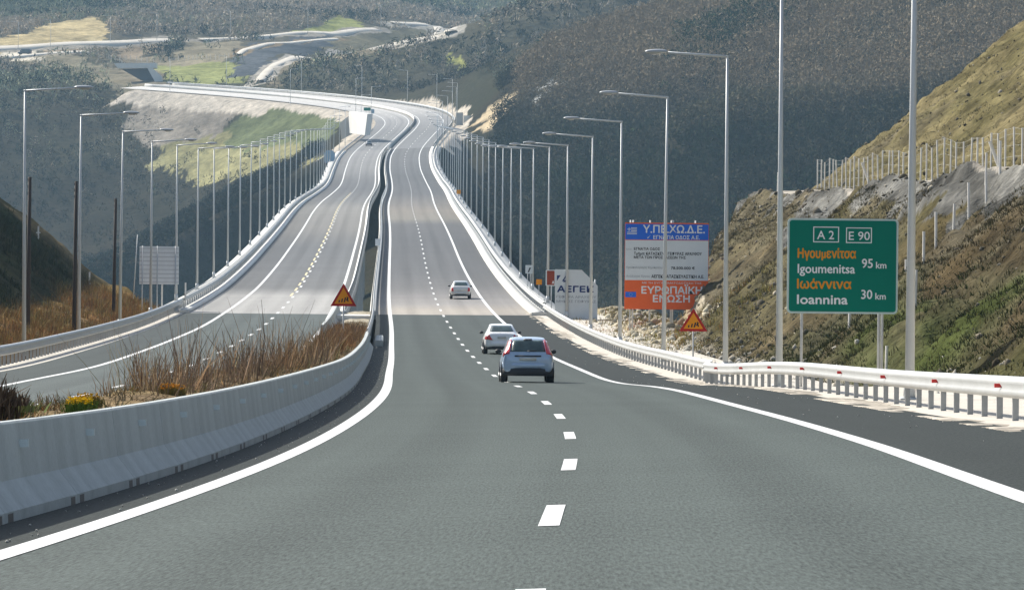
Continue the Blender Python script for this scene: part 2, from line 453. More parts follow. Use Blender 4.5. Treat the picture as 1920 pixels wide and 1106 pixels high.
M = {}
M['terrain'] = vcol('hillside_ground', 1., .60, .45, 3.0, bump=1., bdist=.6, spec=0.)
M['foliage'] = vcol('dry_foliage', .95, .25, .2, 1.5, spec=.02)
M['twigs'] = vcol('bare_twigs', .95, .25, .03, .8, spec=.05)
M['stone'] = vcol('broken_stone', .95, .35, 2., 14., bump=.5, bdist=.04, spec=.03)
M['galv'] = vary('galvanised_steel', (.52, .53, .53), .5, .1, .14, 2., 30.)
M['postmetal'] = vary('weathered_post_steel', (.36, .37, .37), .6, .1, .2, 2., 30.)
M['pole'] = vary('painted_lamp_pole', (.58, .60, .60), .42, .0, .08, 1.2, 20., streak=True)
M['rail'] = vary('guardrail_steel', (.50, .51, .505), .5, .1, .12, 1.5, 25.)
M['lens'] = vary('lamp_lens', (.45, .46, .45), .2, 0, .05)
M['lamphead'] = vary('lamp_housing', (.42, .44, .45), .45, .1, .1)
M['concrete'] = vary('weathered_concrete', (.44, .44, .42), .85, 0, .16, .9, 18., bump=.15, streak=True)
M['bconcrete'] = vary('barrier_concrete', (.42, .45, .44), .88, 0, .36, 1.1, 16., bump=.3, streak=True)
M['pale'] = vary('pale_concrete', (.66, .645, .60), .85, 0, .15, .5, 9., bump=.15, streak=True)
M['white'] = vary('white_road_paint', (.67, .67, .65), .6, 0, .25, .7, 45., bump=.05)
def _wear(m, lo=.60, hi=.72):
    t = m.node_tree; b = t.nodes['Principled BSDF']; l = b.inputs['Base Color'].links[0].from_socket
    tc = t.nodes.new('ShaderNodeTexCoord')
    w = ramp(t, noise(t, 5., 9, tc.outputs['Object'], .72), [(lo, 0.), (hi, 1.)])
    t.links.new(mixc(t, mathn(t, 'MULTIPLY', w, .6), l, (.10, .105, .10)), b.inputs['Base Color'])
_wear(M['white'])
M['yellow'] = vary('yellow_road_paint', (.74, .62, .34), .6, 0, .15, .8, 30.)
M['gravel'] = vary('pale_gravel', (.54, .50, .43), .95, 0, .35, 1.2, 26., bump=.5)
M['wood'] = vary('tarred_wood', (.055, .040, .032), .85, 0, .35, 1., 20., streak=True)
M['whitepost'] = vary('white_post_paint', (.72, .70, .66), .7, 0, .15)
M['red'] = vary('red_reflector', (.62, .02, .015), .35, 0, .05)
M['signback'] = vary('sign_back_aluminium', (.86, .87, .86), .55, .0, .12, 1.5, 12.)
M['reflector'] = vary('white_reflector', (.62, .68, .68), .35, 0, .08)
M['steel_dark'] = vary('dark_steel', (.12, .12, .125), .6, .3, .2)
def flat(name, col, rough=.6, amt=.08): return vary(name, col, rough, 0, amt, 1.2, 14., spec=.06)
M['s_green'] = flat('sign_green', (.002, .185, .125))
M['s_white'] = flat('sign_white', (.84, .85, .84))
M['s_rim'] = flat('sign_rim', (.55, .66, .62))
M['s_orange'] = flat('sign_orange_letters', (.78, .30, .02))
M['s_blue'] = flat('sign_blue', (.035, .16, .70))
M['s_grey'] = flat('sign_grey', (.74, .78, .79))
M['s_redorange'] = flat('sign_redorange', (.86, .15, .035))
M['s_black'] = flat('sign_black', (.03, .03, .035))
M['s_faint'] = flat('sign_faint', (.40, .43, .45))
M['s_navy'] = flat('sign_navy', (.03, .05, .17))
M['s_warn'] = flat('sign_warning_amber', (.80, .30, .012))
M['s_red'] = flat('sign_red', (.42, .022, .018))
M['s_brown'] = flat('sign_brown', (.30, .055, .022))
M['s_pale'] = flat('sign_pale', (.72, .76, .76))
M['s_bluegrey'] = flat('sign_bluegrey', (.30, .42, .52))

_one = 'first second third fourth fifth sixth seventh eighth ninth tenth eleventh twelfth thirteenth fourteenth fifteenth sixteenth seventeenth eighteenth nineteenth'.split()
def ordw(i):
    """1 -> first"""
    if i < 20: return _one[i-1]
    t_, u = divmod(i, 10)
    b = {2: 'twent', 3: 'thirt', 4: 'fort', 5: 'fift'}[t_]
    return b + 'ieth' if u == 0 else b + 'y-' + _one[u-1]

# ------------------------------------------------------------------ the land
def inside(px, py, poly):
    r = np.zeros(px.shape, bool); n = len(poly)
    for i in range(n):
        x0, y0 = poly[i][:2]; x1, y1 = poly[(i+1) % n][:2]
        c = ((y0 > py) != (y1 > py)) & (px < (x1 - x0) * (py - y0) / (y1 - y0 + 1e-12) + x0)
        r ^= c
    return r
def seg_dist(X, Y, pl):
    d = np.full(X.shape, 1e9)
    for (a, b) in zip(pl[:-1], pl[1:]):
        vx, vy = b[0]-a[0], b[1]-a[1]; l2 = vx*vx+vy*vy+1e-9
        t = np.clip(((X-a[0])*vx+(Y-a[1])*vy)/l2, 0, 1)
        d = np.minimum(d, np.hypot(X-a[0]-t*vx, Y-a[1]-t*vy))
    return d
# bare cuts, fields and tracks on the far hillside (outline, ground colour, trees per full density)
AREAS = [
    ([(-10,74),(60,54),(165,31),(195,43),(204,80),(120,92),(0,100)], (.46,.37,.20), 0),
    ([(95,86),(285,82),(290,92),(284,120),(225,116),(190,98),(100,97)], (.24,.19,.13), .03),
    ([(0,104),(60,106),(140,104),(200,116),(290,150),(280,170),(180,165),(120,135),(40,122),(0,118)], (.20,.175,.12), .12),
    ([(205,106),(300,106),(312,165),(250,165)], (.20,.17,.12), 0),
    ([(15,92),(80,92),(80,118),(15,118)], (.5,.45,.36), 0),
    ([(300,120),(442,112),(452,160),(318,153)], (.24,.25,.10), 0),
    ([(345,78),(462,77),(442,100),(430,113),(305,122)], (.22,.19,.13), .03),
    ([(462,84),(640,66),(655,76),(560,104),(500,128),(474,158),(446,142),(448,110)], (.085,.09,.095), 0),
    ([(540,62),(600,42),(622,30),(690,52),(640,62),(560,68)], (.27,.28,.10), .05),
    ([(640,62),(720,54),(820,54),(845,64),(720,88),(600,98)], (.145,.13,.085), 0),
    ([(478,158),(520,114),(620,98),(740,84),(700,100),(560,122),(524,140),(520,166)], (.19,.16,.11), .0),
    ([(250,186),(420,182),(446,212),(400,255),(380,290),(300,296),(236,232)], (.25,.22,.18), .2),
    ([(425,214),(470,188),(506,190),(450,232)], (.58,.50,.38), 0),
    ([(490,192),(650,200),(655,216),(600,272),(470,300),(390,290),(395,262)], (.13,.145,.072), .02),
    ([(285,285),(395,268),(560,270),(600,300),(450,340),(330,335)], (.26,.24,.12), .1),
    ([(880,238),(935,182),(978,158),(988,182),(925,242)], (.42,.34,.22), .1),
    ([(1003,158),(1028,156),(1020,186),(1012,200),(1000,194)], (.66,.66,.62), 0),
    ([(835,98),(868,112),(866,132),(838,126)], (.30,.30,.10), .05),
    ([(610,290),(690,250),(660,262),(700,240),(690,300),(640,330)], (.24,.26,.10), .05),
]
AREAS = [([ground_hit(px, py)[:2] for px, py in pl], c, d) for pl, c, d in AREAS]
TRACKS = [  # gravel roads across the hillside: line, half width, colour
    ([(-12,94),(60,93),(120,88),(200,84),(290,79),(335,76)], 4.2, (.50,.45,.37)),
    ([(-10,112),(50,106),(110,102),(180,99)], 2.4, (.46,.40,.31)),
    ([(376,78),(430,73),(500,70),(580,67),(640,64),(715,57)], 2.6, (.52,.47,.39)),
    ([(484,158),(498,140),(520,124),(560,109),(640,97),(720,88),(790,78),(845,66)], 2.4, (.62,.57,.49)),
    ([(845,66),(848,58),(820,52),(780,50),(728,46)], 2.6, (.58,.54,.46)),
    ([(444,106),(470,92),(510,83),(570,78),(640,73)], 1.8, (.36,.28,.18)),
]
TRACKS = [([ground_hit(px, py)[:2] for px, py in pl], w, c) for pl, w, c in TRACKS]

def smooth_line(pl, step=4.):
    P = np.array(pl); t = np.r_[0, np.cumsum(np.hypot(*np.diff(P, axis=0).T))]
    q = np.arange(0, t[-1], step)
    P = np.stack([np.interp(q, t, P[:, k]) for k in (0, 1)], 1)
    for _ in range(30): P[1:-1] = (P[:-2] + 2*P[1:-1] + P[2:]) / 4
    return P
def land():
    ui = np.arange(-.121, .1211, .00036)
    uo = .121 + np.cumsum(.0012 * 1.075 ** np.arange(46))
    u = np.r_[-uo[::-1], ui, uo]
    y = np.r_[np.arange(3, 60, 2.), np.arange(60, 420, .6), np.arange(420, 1040, 10.), np.arange(1040, 2500, 3.2), np.arange(2500, 4600, 40.)]
    U, Y = np.meshgrid(u, y); X = U * (Y + 14)
    shp = X.shape; X = X.ravel(); Y = Y.ravel()
    Z = ground(X, Y)
    s, o = to_so(X, Y)
    n1 = fbm(X, Y, 14, 5, 51); n2 = fbm(X, Y, 3, 4, 61); n3 = fbm(X, Y, 90, 4, 71); n4 = fbm(X, Y, 1.1, 3, 81)
    c3 = lambda *c: np.array(c)[None]
    mx = lambda a, b, w: a + (b - a) * np.clip(w, 0, 1)[:, None]
    wf = sstep(Y + n3 * 160, 1560, 2050)  # floor paled with distance, sunlight and haze put into its colour
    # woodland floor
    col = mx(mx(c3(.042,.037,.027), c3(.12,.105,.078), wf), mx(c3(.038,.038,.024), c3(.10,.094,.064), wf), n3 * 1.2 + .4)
    dens = np.ones(len(X))
    jx, jy = X + n1 * 7 + n2 * 2, Y + n1 * 9 + n2 * 3
    for pl, c, d in AREAS:
        k = inside(jx, jy, pl)
        cc = c3(*c) * (1 + .45 * n1 + .35 * n2)[:, None]
        col = np.where(k[:, None], cc, col)
    for pl, w, c in TRACKS:
        d = seg_dist(X, Y, pl)
        k = d < w * 1.5 + 1.5 + n2 * 1.5
        col = np.where(k[:, None], c3(*c) * (.55 + .25 * n2)[:, None], col)
    # fills and verges of the far road
    dl = np.maximum(np.maximum(-17.6 - o, o - 13.2), 0)
    k = (s > 1325) & (s < 1795) & (dl < np.where(o > 0, 2.5, np.where(s > 1690, 9, 3.5)) + n1 * 3)
    col = np.where(k[:, None], c3(.46,.41,.34) * (1 + .3 * n2)[:, None], col)
    # near ground
    near = s < 470
    q1 = fbm(s / 4, o, 3., 5, 55); q2 = fbm(s / 5, o, .8, 4, 65)
    n1 = np.where(near & (o > 9), q1, n1); n2 = np.where(near & (o > 9), q2, n2)
    oc = o
    gravel = c3(.44,.40,.34) * (1 + .5 * n4 + .2 * n2)[:, None]
    earth = c3(.066,.052,.030); rock = c3(.112,.097,.066); green = c3(.050,.060,.020); ochre = c3(.105,.074,.036); olive = c3(.085,.075,.034)
    cut = mx(mx(earth, rock, .5 + 1.6 * n1 - sstep(s, 150, 260) * -.35), olive, .25 + 1.5 * fbm(s, o, 18, 4, 91))
    cut = mx(cut, green, (1 - sstep(Z - surf_z(s, 9 + 0*s), 2.5, 5.5)) * (1 - sstep(s, 175, 235)) * (.45 + 1.6 * n1))
    cut = mx(cut, ochre, 1.3 * fbm(s, o, 12, 4, 95) - .2)
    crest = (oc > 24.6 + n1*2 + np.abs(fbm(s, 0*s, 14, 4, 96))*6 - 1) & (oc < 27.5) & (s > 190)
    cut = np.where(crest[:, None], c3(.135,.132,.12) * (1 + .5 * n2)[:, None], cut)
    bench = (oc > 27.4 + n2 * .3) & (oc < 30.2 + n2 * .3)
    cut = np.where(bench[:, None], c3(.36,.33,.28) * (1 + .25 * n2)[:, None], cut)
    up = (oc >= 31)
    upc = mx(mx(c3(.165,.138,.072), c3(.115,.10,.048), .5 + 1.5 * n1), c3(.13,.112,.07), 1.6 * fbm(X, Y, 7, 4, 97) - .1)
    cut = np.where(up[:, None], upc, cut)
    cut = cut * (1 + .55 * n2 + .35 * n4)[:, None]
    foot = sstep(oc + n2 * .8, 15.0, 16.6)
    rgt = mx(gravel, cut, foot)
    bank = mx(c3(.32,.27,.17), c3(.44,.40,.34), .5 + 1.5 * n2)
    rgt = np.where(((s > 262 + n1 * 10) & (oc > 13.2 + n2) & (oc < 19))[:, None], bank, rgt)
    drk = c3(.06,.055,.035)
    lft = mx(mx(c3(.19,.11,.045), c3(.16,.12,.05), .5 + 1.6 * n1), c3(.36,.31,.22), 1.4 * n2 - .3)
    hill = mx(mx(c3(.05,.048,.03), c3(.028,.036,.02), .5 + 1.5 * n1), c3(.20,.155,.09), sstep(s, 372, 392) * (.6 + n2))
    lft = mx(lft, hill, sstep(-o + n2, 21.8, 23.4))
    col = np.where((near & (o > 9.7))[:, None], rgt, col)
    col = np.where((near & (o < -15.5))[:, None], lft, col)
    col = np.clip(col, .012, .8)
    ny, nx = shp
    i = np.arange(ny - 1)[:, None] * nx + np.arange(nx - 1)[None]
    Fq = np.stack([i, i + 1, i + nx + 1, i + nx], -1).reshape(-1, 4)
    me = mesh_np('ground', np.stack([X, Y, Z], -1), Fq, M['terrain'], cols=col, smooth=True)
    return tag(link('ground', me), kind='structure')
land()
M['track'] = vary('track_gravel', (.50, .455, .38), .95, 0, .3, .15, 2.)
for pl, w, c in TRACKS:                             # each track a bench that leans a little down the slope
    P = smooth_line(pl); T = np.gradient(P, axis=0); T /= np.linalg.norm(T, axis=1)[:, None]
    nrm = np.stack([-T[:, 1], T[:, 0]], 1); nrm *= np.sign(nrm[:, 1:2] + 1e-6)       # towards the hill
    rows = []
    for e, dz in ((-w*1.0, -.9), (-w*.8, .35), (0, .5), (w*.8, .65), (w*1.0, .3)):
        q = P + nrm*e; z = ground(q[:, 0], q[:, 1])
        z = np.convolve(np.pad(z, 4, mode='edge'), np.ones(9)/9, 'valid') + dz
        rows.append(np.c_[q, z])
    V = np.stack(rows, 1); n, m = V.shape[:2]
    i = np.arange(n-1)[:, None]*m + np.arange(m-1)[None]
    Fq = np.stack([i, i+1, i+m+1, i+m], -1).reshape(-1, 4)
    tag(link('dirt_track', mesh_np('dirt_track', V.reshape(-1, 3), Fq, M['track'], smooth=True)), kind='structure')

# ------------------------------------------------------------------ carriageways
g0, g1, g2, g3, g4 = (.118,.122,.120), (.47,.42,.36), (.205,.205,.205), (.30,.28,.255), (.36,.335,.30)
M['asphalt'] = road_mat('worn_asphalt', [(0., (0.0750,0.0906,0.0827)), (.3, (0.0663,0.0801,0.0737)), (1., (0.0607,0.0720,0.0672))], (.0, 7.5), .40, s_rng=(0, 345))
M['asphalt_opp'] = road_mat('worn_asphalt_other_side', [(0., (0.0947,0.1095,0.1033)), (1., (0.0858,0.0999,0.0941))], (-11.8, -4.3), .66, s_rng=(0, 345))
_b = lambda s: (s - 338) / 990.
M['deck'] = road_mat('dusty_deck_asphalt', [(0., (0.3560,0.3264,0.2868)), (_b(352), (0.3758,0.3363,0.2868)), (_b(372), (0.2669,0.2522,0.2374)), (_b(420), (0.1466,0.1432,0.1398)), (_b(470), (0.1125,0.1139,0.1146)), (_b(590), (0.1023,0.1044,0.1064)),
                     (_b(660), (0.1159,0.1159,0.1159)), (_b(690), (0.2046,0.1910,0.1637)), (_b(740), (0.2114,0.1910,0.1637)), (_b(790), (0.1705,0.1603,0.1466)), (_b(900), (0.1091,0.1104,0.1125)), (_b(1120), (0.0989,0.1010,0.1023)), (_b(1250), (0.1296,0.1296,0.1296)), (1., (0.1364,0.1364,0.1330))],
                     (-.2, 7.6), .88, .16, s_rng=(338, 1328))
M['deck_opp'] = road_mat('dusty_deck_asphalt_other_side', [(0., (0.3494,0.3402,0.3219)), (_b(395), (0.3402,0.3311,0.3126)), (_b(420), (0.1577,0.1577,0.1543)), (_b(480), (0.1380,0.1400,0.1400)), (_b(560), (0.1248,0.1281,0.1294)), (_b(640), (0.1839,0.1774,0.1642)), (_b(760), (0.2168,0.2102,0.1938)), (_b(830), (0.1577,0.1577,0.1543)), (_b(980), (0.1117,0.1137,0.1161)), (_b(1100), (0.1314,0.1314,0.1314)), (_b(1200), (0.2036,0.2004,0.1938)), (1., (0.2365,0.2299,0.2233))],
                     (-12., -4.0), .85, .16, s_rng=(338, 1328))
M['farroad'] = road_mat('far_asphalt', [(0., (.20,.20,.198)), (.25, (.18,.18,.178)), (.45, (.26,.255,.25)), (.65, (.48,.46,.43)), (1., (.62,.59,.54))], (-12, 7.6), .9, .12, s_rng=(1300, 1830))  # paler towards the far end: sun glare put into the colour
st = lambda o: tag(o, kind='structure')
st(ribbon('road', -1.0, 10.1, 4, 340, .0, M['asphalt'], nw=12))
st(ribbon('road', -14.6, -3.6, 60, 340, .0, M['asphalt_opp'], nw=10))
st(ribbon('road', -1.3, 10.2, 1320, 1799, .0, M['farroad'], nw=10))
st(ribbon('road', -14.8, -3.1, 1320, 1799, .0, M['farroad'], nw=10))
st(ribbon('gravel_verge', 9.9, 15.5, 40, 345, -.02, M['gravel'], nw=8))
st(ribbon('gravel_verge', -15.9, -14.4, 60, 345, -.02, M['gravel'], nw=4))
def painted(name, o, w, s0, s1, mat):
    return st(ribbon(name, o - w/2, o + w/2, s0, s1, .006, mat, step=2.))
for o, w in ((0, .26), (7.5, .24)):
    painted('edge_line', o, w, 6, 1799, M['white'])
for o, w in ((-11.8, .24), (-4.3, .24)):
    painted('edge_line', o, w, 60, 1799, M['white'])
def dashes(name, o, w, ss, ln, mat):
    V, Fq, n = [], [], 0
    for s in ss:
        v, f = sweep('', [(o - w/2, .006), (o + w/2, .006)], np.linspace(s - ln/2, s + ln/2, 4), None, closed=False, mb=True)
        V.append(v); Fq.append(f + n); n += len(v)
    return st(link(name, mesh_np(name, np.concatenate(V), np.concatenate(Fq), mat)))
dashes('lane_marking', 3.75, .16, np.r_[6.0, 22.6, DASH0 - 1.6 + DASH * np.arange(0, 105)], 5., M['white'])
dashes('lane_marking', -8.05, .2, 110 + DASH * np.arange(0, 15), 5., M['white'])
dashes('lane_marking', -8.05, .2, 110 + DASH * np.arange(15, 100), 5., M['white'])
dashes('lane_marking', -8.30, .18, 400 + DASH * np.arange(0, 32), 9., M['yellow'])

# ------------------------------------------------------------------ twin viaducts
def viaduct(o_in, o_out, own, label):
    root = tag(empty('viaduct', pos(S_B0, (o_in + o_out) / 2)), label, 'viaduct', 'twin viaducts over the valley')
    org = np.array(root.location)
    ss = np.arange(S_B0, S_B1 + .1, 5.)
    a, b = min(o_in, o_out), max(o_in, o_out)
    m = (a + b) / 2
    sweep('deck', [(a, -.06), (b, -.06), (b, -.55), (b - 2.6, -.95), (m + 2.9, -3.2), (m - 2.9, -3.2), (a + 2.6, -.95), (a, -.55)], ss, M['concrete'], root, origin=org)
    if own: k = ((-1.42, -1.0), (10.05, 10.95), (10.96, 12.7)); r = (-1.0, 10.05); mt = M['deck']
    else: k = ((-3.62, -3.18), (-15.0, -14.35), (-16.9, -15.01)); r = (-14.35, -3.62); mt = M['deck_opp']
    rs = sweep('road_surface', [(o, .0) for o in np.linspace(r[0], r[1], 10)], ss, mt, root, closed=False, origin=org)
    for x0, x1 in k:
        x0, x1 = min(x0, x1), max(x0, x1)
        out_ = abs(x0 + x1) > 21.8 if own else abs(x0 + x1) > 31
        sweep('walkway' if out_ else 'kerb', [(x0, -.058), (x1, -.058), (x1, .12 if out_ else .2), (x0, .12 if out_ else .2)], ss, M['concrete' if out_ else 'pale'], root, origin=org)
    for s in np.arange(S_B0 + 98, S_B1 - 40, 98.):
        p = pos(s, m) - org; g = float(ground(p[:1] + org[0], p[1:2] + org[1])[0]) - org[2]
        mb = MB(); mb.prism(rounded(p[0] - 3.1, p[0] + 3.1, min(g, p[2] - 8) - 2, p[2] - 3.15, .02), p[1] - 1.7, p[1] + 1.7)
        mb.build('pier', M['concrete'], root)
    for s, sg in ((S_B0, -1), (S_B1, 1)):
        p = pos(s, m) - org
        mb = MB(); y0, y1 = sorted((p[1] + sg * .05, p[1] + sg * 2.)); mb.box(p[0] - (b-a)/2 + .1, p[0] + (b-a)/2 - .1, y0, y1, p[2] - 9, p[2] - .7)
        mb.build('abutment', M['concrete'], root)
    return root
viaduct(-1.45, 12.75, True, 'long concrete viaduct carrying the right-hand carriageway with three cars, rising straight across the valley')
viaduct(-16.95, -3.15, False, 'long concrete viaduct carrying the left-hand carriageway with pale dusty patches and yellowish lane line')

# ------------------------------------------------------------------ guardrails
WB = [(-.035, .45), (.045, .50), (.045, .56), (.012, .61), (.045, .66), (.045, .73), (-.035, .78), (-.05, .78), (.03, .72), (.03, .67), (-.035, .61), (.03, .55), (.03, .51), (-.05, .45)]
def guardrail(name, label, cat, s0, s1, o, face, post_step, beam=True, rails=(), hh=.0, refl=None, post=.12, group=None, oend=None, pmat='postmetal', thick=1.25):
    """face -1: the beam looks towards smaller offsets"""
    of = (lambda s: o) if oend is None else (lambda s: o + (oend - o) * (s - s0) / (s1 - s0))
    root = tag(empty(name, pos(s0, o)), label, cat, group)
    org = np.array(root.location)
    ss = np.arange(s0, s1 + .01, 2.5 if s1 < 400 else 4.)
    def swp(nm, prof, mat):
        V, Fq = [], None
        P = []
        for s in ss:
            P.append(pos(np.full(len(prof), s), np.array([of(s) + q[0] for q in prof]), np.array([q[1] for q in prof])))
            P[-1][:, 2] = surf_z(s, of(s)) + np.array([q[1] for q in prof])
        V = np.concatenate(P) - org; m = len(prof); n = len(ss)
        i = np.arange(n-1)[:, None]; j = np.arange(m)[None]; j2 = (j+1) % m
        Fq = np.stack([i*m+j, i*m+j2, (i+1)*m+j2, (i+1)*m+j], -1).reshape(-1, 4)
        return link(nm, mesh_np(nm, V, Fq, mat), root)
    if beam:
        swp('beam', [(face * (q[0] * thick + .02), .62 + (q[1] - .62) * thick + hh) for q in WB], M['rail'])
    for z, r in rails:
        swp('rail', [(r*math.cos(a), z + r*math.sin(a)) for a in np.linspace(0, 2*math.pi, 9)[:-1]], M[pmat])
    ps = np.arange(s0 + .5, s1, post_step)
    top = (.70 + hh) if beam else max(z for z, r in rails)
    def one(mb, s):
        p = pos(s, of(s)) - org; z = surf_z(s, of(s)) - org[2]
        x = p[0] - face * .09
        w = post / 2
        mb.box(x - w, x + w, p[1] - .03, p[1] + .03, z - .4, z + top)
        if beam: mb.box(p[0] - face * .09 + (w if face > 0 else -w - .07), p[0] - face * .09 + (w + .07 if face > 0 else -w), p[1] - .025, p[1] + .025, z + .52 + hh, z + .72 + hh)
    for s in ps[:99]:
        mb = MB(); one(mb, s); mb.build('post', M[pmat], root)
    if len(ps) > 99:
        mb = MB()
        for s in ps[99:]: one(mb, s)
        tag(mb.build('post', M[pmat], root), kind='stuff')
    if refl:
        for s in np.arange(*refl):
            p = pos(s, of(s)) - org; z = surf_z(s, of(s)) - org[2]
            x = p[0] + face * .09
            mb = MB(); mb.box(x - .06, x + .05, p[1] - .03, p[1] + .03, z + .60 + hh, z + .665 + hh)
            mb.build('reflector', M['red'], root)
    return root
guardrail('guardrail', 'white W-beam guardrail with red reflectors along the right gravel verge, nearest the camera', 'guardrail', 48, 164, 10.75, -1, 2.5, refl=(77, 160, 11.3), hh=-.10, thick=1.05, post=.10)
guardrail('guardrail', 'white W-beam guardrail along the right verge between the billboard and the viaduct', 'guardrail', 163, 345, 11.0, -1, 2.5, hh=-.03, thick=1.1, post=.10)
guardrail('bridge_railing', 'pale steel railing along the right edge of the viaduct beneath the right-hand lamps', 'railing', 344, 1322, 11.05, -1, 4., beam=True, rails=((1.02, .035),), hh=.1, thick=1.1)
guardrail('guardrail', 'weathered grey guardrail bordering the orange grass on the left side of the left carriageway', 'guardrail', 110, 352, -16.0, 1, 2., oend=-15.2, thick=1.3)
guardrail('bridge_railing', 'grey multi-rail steel railing along the left edge of the left viaduct', 'railing', 352, 1322, -15.15, 1, 4., beam=True, rails=((.98, .035), (1.15, .04)), hh=.1, thick=1.05)
guardrail('guardrail', 'white median guardrail on the inner edge of the right viaduct above the dark gap', 'guardrail', 236, 1322, -1.18, 1, 4., beam=True, rails=((.98, .04),), hh=.1, thick=1.1)
guardrail('bridge_railing', 'low pale railing on the inner edge of the left viaduct beside the dark gap', 'railing', 345, 1322, -3.35, -1, 4., beam=True, hh=.05, thick=1.)
guardrail('guardrail', 'bright guardrail curving along the outer edge of the far road towards the hillside', 'guardrail', 1322, 1799, 10.6, -1, 4., thick=1.5, hh=.1)
guardrail('guardrail', 'grey guardrail on the left edge of the far left carriageway past the white wall', 'guardrail', 1322, 1480, -15.1, 1, 4., thick=1.3, hh=.05)
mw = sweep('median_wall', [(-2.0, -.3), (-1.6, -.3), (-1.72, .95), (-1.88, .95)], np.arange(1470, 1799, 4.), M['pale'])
tag(mw, 'long white concrete median wall curving left between the far carriageways', 'wall')
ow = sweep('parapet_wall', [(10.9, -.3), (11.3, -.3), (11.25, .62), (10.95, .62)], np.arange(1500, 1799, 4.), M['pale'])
tag(ow, 'pale concrete parapet along the outer edge of the far curving road', 'wall')
m2 = sweep('median_barrier', [(-2.5, -.3), (-1.7, -.3), (-1.9, .1), (-2.0, .85), (-2.2, .85), (-2.3, .1)], np.arange(1322, 1470, 4.), M['bconcrete'])
tag(m2, 'grey concrete median barrier between the carriageways just past the viaduct end', 'barrier')

# ------------------------------------------------------------------ precast barrier along the median
def segment(o, s, ln, flip, label, group, refl=True):
    """one New Jersey element: profile with a sloped toe, drain notch and white reflector"""
    sc = s + ln/2
    c = pos(sc, o); a = pos(s, o); b = pos(s + ln, o)
    root = tag(empty('concrete_barrier', c), label, 'barrier', group)
    d = b - a; h = math.atan2(-d[0], d[1]); pit = math.asin(d[2] / np.linalg.norm(d))
    L = np.linalg.norm(d) - .045
    root.rotation_euler = (pit, math.atan(float(np.interp(sc, KN, CF))) * -1, h)
    pr = [(-.30, 0), (-.30, .09), (-.13, .33), (-.085, .82), (-.065, .84), (.065, .84), (.085, .82), (.13, .33), (.30, .09), (.30, 0)]
    mb = MB(); n = 9; ys = np.linspace(-L/2, L/2, n)
    m = len(pr); V = []; Fs = []
    for i, y in enumerate(ys):
        V += [(x, y, z) for x, z in pr]
    for i in range(n-1):
        for j in range(m):
            Fs.append((i*m+j, (i+1)*m+j, (i+1)*m+(j+1) % m, i*m+(j+1) % m))
    Fs += [tuple(range(m)), tuple(range((n-1)*m, n*m))[::-1]]
    mb.add(V, Fs)
    body = mb.build('barrier_body', M['bconcrete'], root)
    nb = MB()
    for y in (-L/2 + .2, L/2 - .55): MB().box(.18, .302, y, y + .35, -.01, .075).build('drain_notch', M['steel_dark'], root)
    if refl:
        rb = MB(); rb.box(.085, .185, -.02, .02, .60, .67)
        q = rb.build('reflector', M['reflector'], root)
    return root
k = 1
s = 13.
while s < 236:
    segment(-1.2, s, 5.5, False, 'grey precast concrete barrier segment, %s along the median from the left edge' % ordw(k), 'concrete barrier segments along the median')
    s += 5.5; k += 1
k = 1
for s in np.arange(262, 340, 6.):
    segment(-3.75, s, 5.9, False, 'concrete barrier segment with sunlit top behind the left warning triangle, %s from the front' % ordw(k), 'barrier segments behind the warning triangle', refl=False)
    k += 1
# earth of the median between the barriers
def median():
    ss = np.arange(14, 339, .8); oo = np.linspace(-3.9, -1.33, 14)
    A, B = np.meshgrid(ss, oo, indexing='ij')
    hgt = np.interp(B, [-3.9, -3.4, -2.6, -1.8, -1.33], [-.1, .30, .84, .80, .70]) * np.interp(A, [14, 200, 250, 300, 339], [1, 1, .75, .4, .3])
    hgt = hgt + fbm(A * 1., B * 3., 2.2, 4, 7) * .10
    V = pos(A.ravel(), B.ravel(), hgt.ravel())
    nx = len(oo); i = np.arange(len(ss)-1)[:, None]*nx + np.arange(nx-1)[None]
    Fq = np.stack([i, i+1, i+nx+1, i+nx], -1).reshape(-1, 4)
    n1 = fbm(A.ravel(), B.ravel(), 3, 4, 9)[:, None]
    col = np.array([[.17,.125,.08]]) * (1 + .5*n1) + np.array([[.06,.05,.0]]) * np.clip(n1, 0, 1)
    k = (A.ravel() > 285)[:, None]
    col = np.where(k, np.array([[.40,.36,.28]]) * (1 + .4*n1), col)
    return st(link('median_earth', mesh_np('median_earth', V, Fq, M['terrain'], cols=np.clip(col, .02, .7), smooth=True)))
median()

